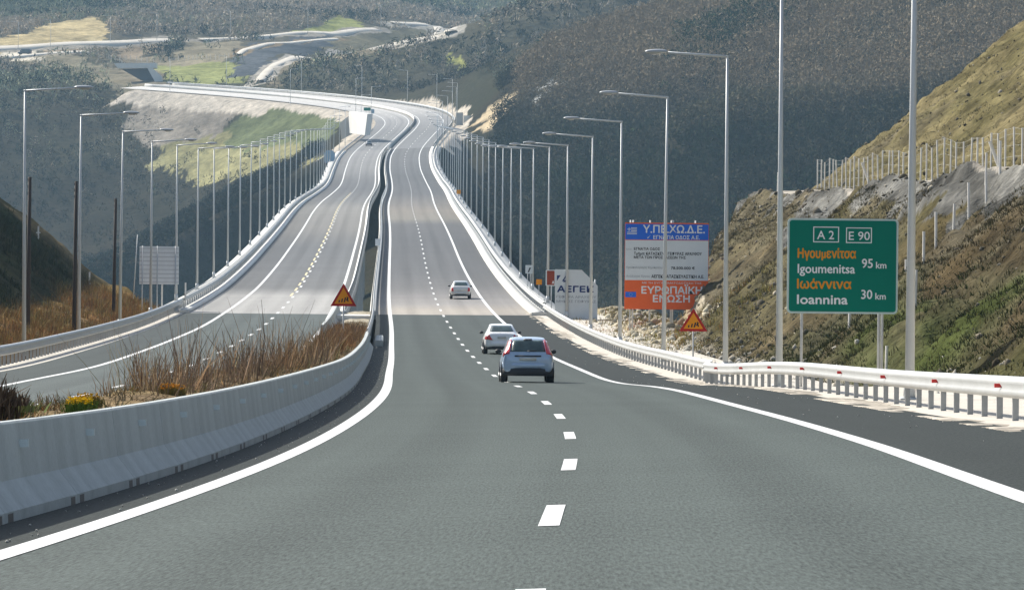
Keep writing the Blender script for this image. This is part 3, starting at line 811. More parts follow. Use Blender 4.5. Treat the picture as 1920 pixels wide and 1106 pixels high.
# ------------------------------------------------------------------ street lamps
def lamp_meshes(hgt, arm):
    """pole, arm, housing, lens; arm reaches towards -x"""
    a = MB(); a.tube((0,0,0), (0,0,hgt), .108, .043, 14); a.box(-.2,.2,-.2,.2,-.02,.03); a.tube((0,0,.03),(0,0,.5),.135,.128,14)
    b = MB(); b.tube((.06,0,hgt-.05), (-arm,0,hgt+.10), .048, .040, 10)
    h = MB()
    sec = [(0,.05,.05),(.12,.10,.09),(.35,.15,.11),(.62,.15,.10),(.80,.10,.07),(.86,.03,.03)]
    V = []; n = 12
    for d, w, t in sec:
        V += [(-arm - d + .12, w*math.cos(2*math.pi*i/n), hgt + .11 + (t*math.sin(2*math.pi*i/n) if math.sin(2*math.pi*i/n) > 0 else .4*t*math.sin(2*math.pi*i/n))) for i in range(n)]
    h.add(V, [(i*n+j, i*n+(j+1) % n, (i+1)*n+(j+1) % n, (i+1)*n+j) for i in range(len(sec)-1) for j in range(n)] + [tuple(range(n))[::-1], tuple(range((len(sec)-1)*n, len(sec)*n))])
    l = MB()
    V = []
    sec = [(.30,.09),(.42,.12),(.58,.12),(.70,.08)]
    for d, w in sec: V += [(-arm-d+.12, w*math.cos(math.pi*i/6), hgt+.085-.075*math.sin(math.pi*i/6)*w/.12) for i in range(7)]
    l.add(V, [(i*7+j, i*7+j+1, (i+1)*7+j+1, (i+1)*7+j) for i in range(3) for j in range(6)])
    return a, b, h, l
def lamp_proto(hgt, arm):
    r = empty('street_lamp', (0,0,0))
    a, b, h, l = lamp_meshes(hgt, arm)
    a.build('pole', M['pole'], r, True); b.build('arm', M['pole'], r, True)
    hd = h.build('lamp_head', M['lamphead'], r, True); l.build('lens', M['lens'], hd, True)
    return r
def copy_tree(o, parent=None):
    c = o.copy(); COL.objects.link(c)
    if parent is not None: c.parent = parent
    for ch in list(o.children): copy_tree(ch, c)
    return c
lp = lamp_proto(12., 2.35)
used = []
def place(proto, p, rz, label, cat, group):
    if proto.name not in used: used.append(proto.name); o = proto
    else: o = copy_tree(proto)
    o.location = tuple(map(float, p)); o.rotation_euler = (RNG.normal(0, .004), RNG.normal(0, .004), rz)
    return tag(o, label, cat, group)
k = 1
for s in np.arange(104.4, 1330, 37.7):
    o = float(np.interp(s, [104, 142, 180, 215, 255], [11.66, 11.6, 12.6, 12.35, 12.15]))
    ex = ', top out of frame' if k < 3 else ''
    nm = 'nearest' if k == 1 else ordw(k)
    p = pos(s, o); p[2] = surf_z(s, o) + (.2 if s > 340 else 0)
    place(lp, p, -heading(s), 'grey street lamp, %s in the right-hand row%s' % (nm, ex), 'street lamp', 'street lamps along the right edge of the road')
    k += 1
k = 1
for s in np.arange(217.5, 1330, 38.2):
    o = -16.6 if s < 345 else -16.55
    p = pos(s, o); p[2] = surf_z(s, o) + (.2 if s > 345 else 0)
    place(lp, p, math.pi - heading(s), 'grey street lamp with arm pointing right, %s from the front in the left-hand row' % ('nearest' if k == 1 else ordw(k)), 'street lamp', 'street lamps along the left edge of the road')
    k += 1
k = 1
for s in np.arange(1350, 1796, 42):
    p = pos(s, 12.); p[2] = surf_z(s, 10.) - .3
    place(lp, p, -heading(s), 'distant street lamp on the outer side of the far curve, %s from the viaduct end' % ordw(k), 'street lamp', 'street lamps along the far curve')
    p = pos(s, -16.2); p[2] = surf_z(s, -14.) - .3
    if k % 2: place(lp, p, math.pi - heading(s), 'distant street lamp on the valley side of the far curve, %s from the viaduct end' % ordw(k), 'street lamp', 'street lamps along the far curve')
    k += 1
for k, (px, py, L_) in enumerate([(34,95,'left of the ochre mound'),(95,92,'in front of the ochre mound'),(207,83,'right of the ochre mound'),(294,79,'above the underpass'),(432,73,'at the bend of the upper road'),(577,68,'beside the green slope'),(714,58,'at the upper end of the hillside road')]):
    g = ground_hit(px, py); g[2] -= .3
    place(lp, g, R_(10), 'tiny lamp post on the far hillside road, ' + L_, 'street lamp', 'lamp posts on the far hillside road')

# ------------------------------------------------------------------ writing
def text_mesh(s, mat, name='lettering'):
    cu = bpy.data.curves.new('t', 'FONT'); cu.body = s; cu.size = 1.; cu.resolution_u = 3
    ob = bpy.data.objects.new('t', cu); COL.objects.link(ob)
    bpy.context.view_layer.update()
    me = bpy.data.meshes.new_from_object(ob)
    bpy.data.objects.remove(ob); me.name = name
    n = len(me.vertices); co = np.empty(n*3, np.float32); me.vertices.foreach_get('co', co)
    me.materials.clear(); me.materials.append(mat)
    return me, co.reshape(-1, 3)
def write(parent, s, mat, x, z, w, cap, y=-.03, name='lettering', bold=0.):
    """line of writing: left edge x, baseline z, width w, capital height cap, in the sign's own plane"""
    if 'σ' in s:                                        # round letter with its bar, drawn as two strokes
        full = s.replace('σ', 'ο'); k = s.index('σ')
        X = lambda q: text_mesh(q, mat)[1][:,0]
        f0, f1 = X(full).min(), X(full).max(); a, b = X(full[:k]).max(), X(full[:k+1]).max()
        sx = w/(f1-f0); sz = cap/.72
        MB().box(x+((a+b)/2-f0)*sx, x+(b+.05-f0)*sx, y-.004, y-.0005, z+.455*sz, z+.555*sz).build('lettering', mat, parent)
        s = full
    me, co = text_mesh(s, mat, name)
    x0, x1 = co[:,0].min(), co[:,0].max()
    out = np.empty_like(co)
    out[:,0] = x + (co[:,0]-x0)/(x1-x0)*w; out[:,2] = z + co[:,1]*cap/.72; out[:,1] = y
    if bold:                                            # heavier strokes: the outline set out twice, side by side
        fs = [tuple(p.vertices) for p in me.polygons]; nv = len(out)
        V = np.concatenate([out + (-bold/2,0,0), out + (bold/2,-.0006,0), out + (0,-.0012,bold/2), out+(0,-.0018,-bold/2)])
        me2 = bpy.data.meshes.new(name); me2.from_pydata(V.tolist(), [], [tuple(i+q*nv for i in f) for q in range(4) for f in fs]); me2.materials.append(mat)
        return link(name, me2, parent)
    me.vertices.foreach_set('co', out.astype(np.float32).ravel()); me.update()
    return link(name, me, parent)
def frame_rect(mb, x0, x1, z0, z1, t, y0, y1):
    mb.box(x0, x1, y0, y1, z1-t, z1); mb.box(x0, x1, y0, y1, z0, z0+t); mb.box(x0, x0+t, y0, y1, z0+t, z1-t); mb.box(x1-t, x1, y0, y1, z0+t, z1-t)
def sign_root(name, px, py_bottom, Y, label, cat, rz=0., group=None):
    """Empty on the ground below; returns it and the height of picture row py over it"""
    p = at(px, py_bottom, Y)
    g = float(ground(np.array([p[0]]), np.array([Y]))[0])
    if 340 < Y < 500 and p[0] > -6: g = float(surf_z(Y, 11.)) - .1          # stands on the viaduct edge
    r = tag(empty(name, (p[0], Y, g), rz), label, cat, group)
    return r, p[2] - g

# green direction sign
Y = 139.; W_ = 208/9000*Y; Hh = 178/9000*Y
r, zb = sign_root('direction_sign', 1579, 588, Y, 'green motorway direction sign with white border reading Igoumenitsa 95 km and Ioannina 30 km', 'road sign', R_(1.2))
x0, z0 = -W_/2, zb
MB().prism(rounded(x0, x0+W_, z0, z0+Hh, .12), -.012, .03).build('panel', M['s_rim'], r)
MB().prism(rounded(x0+.055, x0+W_-.055, z0+.055, z0+Hh-.055, .08), -.017, -.0125).build('face', M['s_green'], r)
ux = lambda u: x0 + (u-40)/705*W_
uz = lambda v: z0 + Hh - (v-70)/597*Hh
for a, b, c, d in ((203,367,122,220), (412,576,125,223)):
    mb = MB(); frame_rect(mb, ux(a), ux(b), uz(d), uz(c), .026, -.022, -.0175); mb.build('number_frame', M['s_white'], r)
for s_, m_, a, b, base, cap, bo in (('A 2','s_white',228,335,200,54,.004),('E 90','s_white',430,563,203,54,.004),
        ('Ηγουμενίτσα','s_orange',107,475,318,58,.014),('Igoumenitsa','s_white',107,470,413,58,.009),
        ('Ιωάννινα','s_orange',105,447,510,58,.014),('Ioannina','s_white',105,425,607,60,.012),
        ('95','s_white',515,583,377,58,.008),('km','s_white',605,670,380,42,.006),('30','s_white',513,582,572,58,.008),('km','s_white',603,668,575,42,.006)):
    write(r, s_, M[m_], ux(a), uz(base), (b-a)/705*W_, cap/597*Hh, -.021, bold=bo*1.5)
for u in (137, 628, 652):
    MB().tube((ux(u), .08 + (.12 if u == 652 else 0), -.3), (ux(u), .08 + (.12 if u == 652 else 0), z0+Hh-.1), .042, .042, 10).build('post', M['galv'], r, True)

# works billboard
Y = 298.; W_ = 157/9000*Y; Hh = 162/9000*Y
r, zb = sign_root('billboard', 1249, 580, Y, 'tall blue, grey and orange works billboard with Greek lettering behind the street lamps', 'billboard')
x0, z0 = -W_/2, zb
ux = lambda u: x0 + (u-85)/670*W_
uz = lambda v: z0 + Hh - (v-72)/695*Hh
MB().box(x0, x0+W_, 0, .08, z0, z0+Hh).build('panel', M['s_redorange'], r)
MB().box(x0+.02, x0+W_-.02, -.012, -.001, uz(208), uz(82)).build('blue_strip', M['s_blue'], r)
MB().box(x0+.02, x0+W_-.02, -.012, -.001, uz(534), uz(213)).build('grey_field', M['s_grey'], r)
MB().box(x0+.02, x0+W_-.02, -.012, -.001, uz(764), uz(540)).build('orange_field', M['s_redorange'], r)
fl = MB(); z1_, zz = uz(112), uz(166)
for q in range(5): fl.box(ux(102), ux(180), -.02, -.013, zz + (2*q)/9*(z1_-zz), zz + (2*q+1)/9*(z1_-zz))
fl.build('flag', M['s_pale'], r)
fb = MB(); fb.box(ux(102), ux(132), -.024, -.0205, zz + 4/9*(z1_-zz), z1_); f_ = fb.build('flag_canton', M['s_blue'], r)
fc = MB(); fc.box(ux(114), ux(120), -.028, -.0245, zz + 4/9*(z1_-zz), z1_); fc.box(ux(102), ux(113.9), -.028, -.0245, zz + 6.2/9*(z1_-zz), zz + 7/9*(z1_-zz)); fc.box(ux(120.1), ux(132), -.028, -.0245, zz + 6.2/9*(z1_-zz), zz + 7/9*(z1_-zz)); fc.build('flag_cross', M['s_pale'], r)
ck = MB(); ck.prism([(ux(262), uz(188)), (ux(268), uz(200)), (ux(290), uz(170)), (ux(268), uz(190))], -.02, -.013); ck.build('tick_mark', M['s_pale'], r)
MB().box(ux(92), ux(178), -.02, -.013, uz(672), uz(628)).build('flag', M['s_blue'], r)
star = MB()
for q in range(12):
    a = 2*math.pi*q/12; cx, cz = ux(135) + .16*math.sin(a)*.6, uz(650) + .16*math.cos(a)*.6
    star.prism([(cx + (.018 if i % 2 == 0 else .008)*math.sin(-i*math.pi/5), cz + (.018 if i % 2 == 0 else .008)*math.cos(-i*math.pi/5)) for i in range(10)], -.024, -.0205)
tag(star.build('stars', M['yellow'], r))
for s_, m_, a, b, base, cap, bo in (('Υ.ΠΕ.ΧΩ.Δ.Ε.','s_white',230,722,152,60,.03),('ΕΓΝΑΤΙΑ ΟΔΟΣ Α.Ε.','s_white',312,682,203,30,.012),
        ('έργο:','s_faint',95,140,292,16,0),('ΕΓΝΑΤΙΑ ΟΔΟΣ','s_black',158,365,292,20,.012),('Τμήμα: ΚΑΤΑΣΚΕΥΗ ΓΕΦΥΡΑΣ ΑΡΑΧΘΟΥ','s_black',158,700,330,22,.012),
        ('ΜΕΤΑ ΤΩΝ ΠΡΟΣΒΑΣΕΩΝ ΤΗΣ','s_black',158,572,360,20,.012),('Προϋπολογισμός δημοπράτησης','s_faint',98,415,440,16,.004),('78.500.000 €','s_black',455,645,444,21,.012),
        ('Ανάδοχος Έργου','s_faint',98,285,510,16,.004),('ΑΕΓΕΚ ΚΑΤΑΣΚΕΥΑΣΤΙΚΗ Α.Ε.','s_black',300,720,514,24,.014),
        ('ΜΕ ΤΗ ΣΥΓΧΡΗΜΑΤΟΔΟΤΗΣΗ ΤΗΣ','s_grey',225,700,562,14,.002),('ΕΥΡΩΠΑΪΚΗ','s_white',222,705,640,56,.035),('ΕΝΩΣΗ','s_white',315,607,708,54,.035)):
    write(r, s_, M[m_], ux(a), uz(base), (b-a)/670*W_, cap/695*Hh, -.022, bold=bo)
for u in (130, 152, 288, 458, 470, 650):
    MB().tube((ux(u), .16, -1.2), (ux(u), .16, z0+Hh+.16), .05, .05, 8).build('post', M['galv'], r, True)

# irregular white company board with brown sign beside it
Y = 331.
r, zb = sign_root('company_board', 1080, 590, Y, 'white board with a slanted upper right corner and navy Greek lettering beside the guardrail', 'board')
sc = Y/9000/6.914
ux = lambda u: (u-975)*sc
uz = lambda v: zb + (760-v)*sc
MB().prism([(ux(700), uz(860)), (ux(1252), uz(860)), (ux(1252), uz(382)), (ux(1052), uz(186)), (ux(1046), uz(178)), (ux(700), uz(174))], 0, .08).build('panel', M['s_pale'], r)
lg = MB()
lg.prism([(ux(722), uz(325)), (ux(722), uz(252)), (ux(770), uz(252))], -.02, -.002)
lg.prism([(ux(790), uz(325)), (ux(838), uz(252)), (ux(862), uz(252)), (ux(866), uz(300)), (ux(836), uz(276)), (ux(812), uz(325))], -.02, -.002)
lg.prism([(ux(800), uz(338)), (ux(828), uz(312)), (ux(858), uz(338))], -.02, -.002)
lg.build('emblem', M['s_navy'], r)
for s_, m_, a, b, base, cap, bo in (('ΑΕΓΕΚ','s_navy',730,1200,466,76,.05),('ΓΕΦΥΡΑ ΑΡΑΧΘΟΥ','s_faint',720,1235,546,32,.01),('ΜΗΚΟΣ ΓΕΦΥΡΑΣ','s_faint',720,1235,603,32,.01)):
    write(r, s_, M[m_], ux(a), uz(base), (b-a)*sc, cap*sc, -.012, bold=bo)
for u in (730, 960, 1220): MB().tube((ux(u), .14, -1.5), (ux(u), .14, uz(300)), .05, .05, 8).build('post', M['galv'], r, True)
Y = 346.
r, zb = sign_root('brown_sign', 1032, 536, Y, 'small brown sign with pale border on a post, left of the white company board', 'road sign')
sc = Y/9000
MB().prism(rounded(-9*sc, 9*sc, zb, zb+30*sc, .06), -.01, .02).build('panel', M['s_pale'], r)
MB().prism(rounded(-6.8*sc, 7.6*sc, zb+1.5*sc, zb+28.5*sc, .04), -.016, -.0105).build('face', M['s_brown'], r)
write(r, 'A', M['s_white'], 3*sc, zb+4*sc, 4*sc, 6*sc, -.02, bold=.02)
MB().tube((2*sc, .06, -2.), (2*sc, .06, zb+29*sc), .04, .04, 8).build('post', M['galv'], r, True)

# small plates by the viaduct end
def plate(name, px, py0, py1, w, Y, label, mat, rz=0, double=False, cat='sign'):
    sc = Y/9000
    r, zb = sign_root(name, px, py1, Y, label, cat, rz)
    h = (py1-py0)*sc
    MB().prism(rounded(-w/2*sc, w/2*sc, zb, zb+h, .03), -.015, .015).build('panel', M[mat], r)
    g0_ = -.4
    for x in ((-.18, .18) if double else (0,)):
        MB().tube((x*w*sc, .05, min(-.5, g0_)), (x*w*sc, .05, zb+h*.9), .03, .03, 8).build('post', M['galv'], r, True)
    return r, zb, h, sc
r, zb, h, sc = plate('marker_sign', 992, 497, 513, 14, 402., 'small white square sign with grey symbol on a twin post near the viaduct end', 's_pale', double=True)
mb = MB(); mb.prism([(-.12, zb+.12), (.0, zb+.12), (.06, zb+.3), (.16, zb+.5), (.02, zb+.5), (-.02, zb+.36)], -.022, -.0155); mb.build('symbol', M['s_black'], r)
def on_rail(name, s, o, z0_, w, h, mat, label, pm='galv'):
    p = pos(s, o); r = tag(empty(name, (p[0], p[1], float(surf_z(s, o)) + .15), -heading(s)), label, 'sign')
    MB().prism(rounded(-w/2, w/2, z0_, z0_+h, .04), -.015, .015).build('panel', M[mat], r)
    MB().tube((0, .05, 0), (0, .05, z0_+h*.9), .03, .03, 8).build('post', M[pm], r, True)
on_rail('orange_plate', 372, 11.6, 1.35, .45, .42, 's_warn', 'small amber plate on a short post by the viaduct railing, nearer one')
on_rail('orange_plate', 800, 11.6, 1.3, .7, .7, 's_warn', 'small amber plate far along the viaduct railing among the lamp posts')
on_rail('grey_plate', 520, -1.3, 1.2, .55, .75, 'signback', 'small grey sign back on the median guardrail above the dark gap')

# warning triangles
def triangle(px, py_top, py_bot, w, Y, label):
    sc = Y/9000
    r, zb = sign_root('warning_sign', px, py_bot, Y, label, 'warning sign', 0, 'amber warning triangles')
    W2, h = w/2*sc, (py_bot-py_top)*sc
    tri = lambda q, dz=0: [(-W2*q, zb+h*.36*(1-q)), (W2*q, zb+h*.36*(1-q)), (0, zb+h*.36+h*.64*q)]
    MB().prism(tri(1.), -.012, .02).build('rim', M['s_red'], r)
    MB().prism(tri(.70), -.017, -.0125).build('face', M['s_warn'], r)
    sy = MB()
    for i, (x, a, b) in enumerate(((-.34,.16,.27),(-.14,.17,.33),(.06,.17,.38),(.22,.25,.38))):
        sy.prism([((x-.05)*W2, zb+h*a), ((x+.05)*W2, zb+h*a), ((x+.07+.04*i)*W2, zb+h*b), ((x-.02+.03*i)*W2, zb+h*b)], -.022, -.0175)
    sy.prism([(.30*W2, zb+h*.20), (.40*W2, zb+h*.20), (.30*W2, zb+h*.42), (.24*W2, zb+h*.42)], -.022, -.0175)
    sy.build('symbol', M['s_black'], r)
    MB().tube((0, .06, -1.), (0, .06, zb+h*.8), .038, .038, 8).build('post', M['galv'], r, True)
triangle(1300, 578, 621, 53, 208., 'amber warning triangle with red rim on a post below the billboard')
triangle(644, 531, 574, 49, 222., 'amber warning triangle with red rim in the weedy median')

# back of a large sign on the left
Y = 345.; sc = Y/9000
r, zb = sign_root('sign_back', 298, 533, Y, 'ribbed grey back of a large sign standing in the orange grass on the left', 'road sign')
mb = MB(); mb.box(-37*sc, 37*sc, 0, .03, zb, zb+71*sc); mb.build('panel', M['signback'], r)
for q in range(9): MB().box(-37*sc, 37*sc, -.035, -.001, zb+(q+.5)*71*sc/9-.02, zb+(q+.5)*71*sc/9+.02).build('rib', M['galv'], r)
for x in (-31, -3, 31): MB().tube((x*sc, -.08, -1.), (x*sc, -.08, zb+72*sc), .04, .04, 8).build('post', M['galv'], r, True)

# tarred poles, thin stake and white marker posts in the verge on the left
for (px, pt, pb, Y, lb) in ((56,332,615,262,'thick dark wooden pole beside the nearest left lamp'),(143,340,612,275,'dark wooden pole just left of the second left lamp'),(217,372,560,330,'dark wooden pole behind the third left lamp')):
    a, b = at(px, pt, Y), at(px-4, pb, Y)
    g = min(float(ground(a[:1], a[1:2])[0]), b[2])
    r = tag(empty('utility_pole', (b[0], Y, g)), lb, 'pole', 'dark wooden poles on the left')
    MB().tube((0,0,-.5), (a[0]-b[0],0,a[2]-g), .13, .095, 10).build('shaft', M['wood'], r, True)
    mb = MB(); t = Vector((a[0]-b[0], 0, a[2]-g))
    for q in (.15,.5,.85): mb.box(t.x-.12, t.x-.06, -.05, .05, t.z-q-.08, t.z-q+.06)
    mb.build('insulator_bracket', M['steel_dark'], r)
a, b = at(258,440,352), at(250,560,352)
tag(MB().tube(tuple(b), tuple(a), .04, .03, 8).build('stake', M['galv'], None, True), 'thin pale leaning stake left of the ribbed sign back', 'stake')
for px, pt, pb, Y, lb in ((72,424,446,372,'white marker post high on the dark left slope'),(168,510,530,372,'white marker post at the foot of the dark left slope'),(213,516,552,352,'tall white marker post beside the third wooden pole'),(304,533,560,350,'white marker post under the ribbed sign back'),(348,530,556,352,'white marker post with a brace')):
    a = at(px, pt, Y); g = float(ground(a[:1], a[1:2])[0])
    if g > a[2]-.3: g = a[2]-.9
    r = tag(empty('marker_post', (a[0], Y, min(g, at(px,pb,Y)[2]))), lb, 'post', 'white marker posts on the left')
    h = a[2] - r.location.z
    MB().box(-.055,.055,-.055,.055,-.3,h).build('shaft', M['whitepost'], r)
    if px == 348: MB().tube((-.5,0,.1),(-.04,0,h*.7),.04,.04,6).build('brace', M['whitepost'], r)
    if px == 72: MB().box(-.16,.16,-.07,-.056,h*.45,h*.53).build('crossbar', M['whitepost'], r)

# fences on the right-hand cutting
def fence(pts, label, h, step, leaning=(), wires=True, w=.05, posts=None):
    P = np.array(pts); d = np.r_[0, np.cumsum(np.hypot(*np.diff(P[:, :2], axis=0).T))]
    ds = np.arange(0, d[-1], step) if posts is None else np.array(posts) * d[-1]
    ds = ds + RNG.uniform(-.12, .12, len(ds)) * step
    X = np.interp(ds, d, P[:,0]); Y = np.interp(ds, d, P[:,1]); Z = ground(X, Y)
    r = tag(empty('fence', (X[0], Y[0], Z[0])), label, 'fence')
    tops = []
    for i in range(len(ds)):
        x, y, z = X[i]-X[0], Y[i]-Y[0], Z[i]-Z[0]
        hh = h*RNG.uniform(.92,1.06); lx = RNG.normal(0,.02)
        mb = MB(); mb.tube((x,y,z-.4),(x+lx*hh,y,z+hh), w, w, 6); mb.build('post', M['whitepost'], r)
        tops.append((x+lx*hh, y, z, hh))
    for x_ in leaning:
        x, y = np.interp(x_*d[-1], d, P[:,0])-X[0], np.interp(x_*d[-1], d, P[:,1])-Y[0]; z = float(ground(np.array([x+X[0]]), np.array([y+Y[0]]))[0])-Z[0]
        mb = MB(); mb.tube((x+.35,y-.3,z-.2),(x-.35,y-.3,z+h*.8), .09, .09, 6); tag(mb.build('post', M['whitepost'], r), 'stout leaning post')
    if wires:
        mb = MB()
        for q in (.1,.35,.6,.85,.98):
            for a, b in zip(tops[:-1], tops[1:]): mb.tube((a[0],a[1],a[2]+a[3]*q),(b[0],b[1],b[2]+b[3]*q), .0035, .0035, 3, False)
        mb.build('wire_mesh', M['galv'], r)
    return r
bs = np.linspace(344, 150, 40)
fence([pos(s, 30.6)[:2].tolist() for s in bs], 'long wire fence with pale posts along the top bench of the right-hand cutting', 2.15, 3.0, leaning=(.18,.52))
fence([pos(s, o)[:2].tolist() for s, o in ((214,27.2),(210,25.5),(205,23.5),(200,21.6),(196,19.8),(192,18.2))], 'line of pale fence posts running down the face of the right-hand cutting', 1.5, 2.6, wires=False, w=.06)
for s, o, lb in ((160,16.6,'single pale post at the foot of the cutting, right of the green sign'),(176,19.3,'short pale post on the cutting just right of the green sign'),(215,26.6,'pale post on the cutting edge at the right border of the photo'),(352,28.4,'small white post at the left tip of the bench')):
    p = pos(s, o); g = float(ground(p[:1], p[1:2])[0])
    tag(MB().tube((p[0],p[1],g-.3),(p[0]+.03,p[1],g+1.4),.05,.05,6).build('marker_post', M['whitepost']), lb, 'post')

# far structures
def far_box(name, pts, Y, depth, mat, label, cat, parts=None):
    """wall outlined in the picture at distance Y, built with a real thickness"""
    P3 = [at(px, py, Y) for px, py in pts]
    c = np.mean(P3, 0)
    r = tag(empty(name, (c[0], Y, min(p[2] for p in P3))), label, cat)
    mb = MB(); mb.prism([(p[0]-c[0], p[2]-r.location.z) for p in P3][::-1], 0, depth); mb.build('wall', M[mat], r)
    return r, c
def hitY(px, py): return float(ground_hit(px, py)[1])
Yu = hitY(285, 152) - 4
r, c = far_box('underpass', [(213,119),(292,118),(292,128),(222,129)], Yu, 9., 'pale', 'concrete underpass slab with sunlit wing wall at the left end of the far road', 'underpass')
P0 = r.location
def sub(name, pts, y0, y1, mat):
    P3 = [at(px, py, Yu) for px, py in pts]
    MB().prism([(p[0]-P0.x, p[2]-P0.z) for p in P3][::-1], y0, y1).build(name, M[mat], r)
sub('opening', [(226,129.4),(284,128.4),(300,156),(262,150)], 4, 5., 'steel_dark')
sub('wing_wall', [(273,122),(281,124),(304,144),(306,160),(294,160)], -.8, .3, 'pale')
A = at(664, 209, 1400); A0 = at(664, 250, 1400); B = at(699, 214, 1374); B0 = at(694, 254, 1374)
r = tag(empty('retaining_wall', (A[0], A[1], A0[2])), 'tall white concrete end wall left of the far carriageway', 'wall')
nv = np.array([B[1]-A[1], -(B[0]-A[0]), 0]); nv = nv / np.linalg.norm(nv) * -1.6
V = [A0, B0, B, A]; V = [v - np.array(r.location) for v in V]
mb = MB(); mb.add([*V, *[v - nv for v in V]], [(0,1,2,3), (7,6,5,4), (0,4,5,1), (1,5,6,2), (2,6,7,3), (3,7,4,0)]); mb.build('wall', M['pale'], r)
P0 = r.location; Yu = 1400.
sub('wing_wall', [(637,231),(663.6,209),(663.6,250),(640,262)], .4, 1.4, 'concrete')
r, c = far_box('concrete_block', [(855,212),(868,211),(868,240),(855,242)], 1480., 2.5, 'concrete', 'upright concrete block beside the far end of the viaduct on the right', 'wall')
r, c = far_box('concrete_block', [(869,217),(884,217),(884,236),(869,240)], 1492., 2.5, 'pale', 'lower pale concrete block right of the upright one', 'wall')
r, c = far_box('end_block', [(800,300),(803,291),(812,290),(812,303)], 1325., 2., 'pale', 'pale end block where the right railing meets the far abutment', 'block')
Y = 1255.; sc = Y/9000
p = at(618, 306, Y); g = pos(1255, -16.6)[2]
r = tag(empty('sign_back', (p[0], Y, g)), 'blue-grey back of an eight-sided sign far along the left viaduct railing', 'road sign')
zb = p[2]-g
MB().prism([(q[0]*sc, zb+q[1]*sc) for q in ((-9,0),(8,0),(10,6),(10,18),(5,24),(-6,24),(-10,18),(-10,4))], 0, .06).build('panel', M['s_bluegrey'], r)
for x in (-6, 5): MB().tube((x*sc, .12, 0), (x*sc, .12, zb+2.), .08, .08, 6).build('post', M['galv'], r)
Y = 1530.; sc = Y/9000; p = at(690, 208, Y); g = float(ground(p[:1], p[1:2])[0])
r = tag(empty('direction_sign', (p[0], Y, g)), 'tiny green sign with pale panel beside it on the far left curve', 'road sign')
zb = p[2]-g
MB().box(-8*sc, 5*sc, 0, .08, zb, zb+6*sc).build('panel', M['s_green'], r); MB().box(5.3*sc, 12*sc, 0, .08, zb-5*sc, zb+3*sc).build('panel', M['s_bluegrey'], r)
for x in (-4, 2, 8): MB().tube((x*sc, .2, -1), (x*sc, .2, zb+3*sc), .08, .08, 6).build('post', M['galv'], r)
# fence round the far field
pl = [ground_hit(px, py)[:2].tolist() for px, py in ((215,116),(285,117),(340,114),(440,111))]
fence(pl, 'low pale fence along the terrace above the far green field', 2.0, 3.4, wires=False, w=.09)
pl = [ground_hit(px, py)[:2].tolist() for px, py in ((200,110),(235,128),(262,146))]
fence(pl, 'short row of pale posts on the bank left of the underpass', 1.8, 3.0, wires=False, w=.09)
# masonry crossing the median where the viaducts begin
p = pos(318, -2.5)
r = tag(empty('median_slab', p, -heading(318)), 'pale concrete slab crossing the median just beyond the left warning triangle', 'slab')
MB().box(-1.1, 1.1, -3, 3, -.1, .45).build('slab', M['pale'], r); MB().box(-1.1, 1.1, -3.02, -3.2, -.3, .22).build('ledge', M['concrete'], r)
p = pos(252, -1.0)
r = tag(empty('rail_base', (p[0]+.35, p[1], p[2]), -heading(252)), 'low rounded concrete block at the foot of the median guardrail end', 'block')
mb = MB(); mb.prism(rounded(-.22, .22, -.05, .32, .1), -6, 8); mb.build('block', M['bconcrete'], r)

# ------------------------------------------------------------------ cars
from mathutils.bvhtree import BVHTree
def paint(name, col, rough=.28, metal=.0, coat=.6):
    m = vary(name, col, rough, metal, .05, .8, 6.)
    b = m.node_tree.nodes['Principled BSDF']; b.inputs['Coat Weight'].default_value = coat; b.inputs['Coat Roughness'].default_value = .08
    return m
M['p_blue'] = paint('pale_blue_paint', (.40, .51, .65), .3, .15)
M['p_white'] = paint('white_paint', (.86, .86, .85))
M['p_silver'] = paint('silver_paint', (.60, .60, .57), .32, .35)
M['p_dark'] = paint('dark_paint', (.05, .055, .065))
M['glass'] = vary('car_glass', (.055, .085, .082), .06, 0, .75, 2.2, 5.)
M['plastic'] = vary('black_plastic', (.022, .022, .025), .6, 0, .15)
M['tyre'] = vary('tyre_rubber', (.018, .018, .018), .8, 0, .2)
M['rim'] = vary('alloy_rim', (.40, .41, .42), .35, .6, .1)
M['tail'] = paint('red_tail_light', (.62, .025, .03), .2, 0, .8)
M['plate'] = vary('number_plate', (.62, .62, .58), .5, 0, .05)
def mono(x, y, q):
    """smooth curve through points without overshoot"""
    x = np.asarray(x, float); y = np.asarray(y, float); d = np.diff(y)/np.diff(x)
    m = np.r_[d[0], np.where(d[:-1]*d[1:] > 0, 2*d[:-1]*d[1:]/(d[:-1]+d[1:]+1e-12), 0), d[-1]]
    i = np.clip(np.searchsorted(x, q)-1, 0, len(x)-2); h = x[i+1]-x[i]; t = (q-x[i])/h
    return y[i]*(2*t**3-3*t*t+1) + h*m[i]*(t**3-2*t*t+t) + y[i+1]*(3*t*t-2*t**3) + h*m[i+1]*(t**3-t*t)
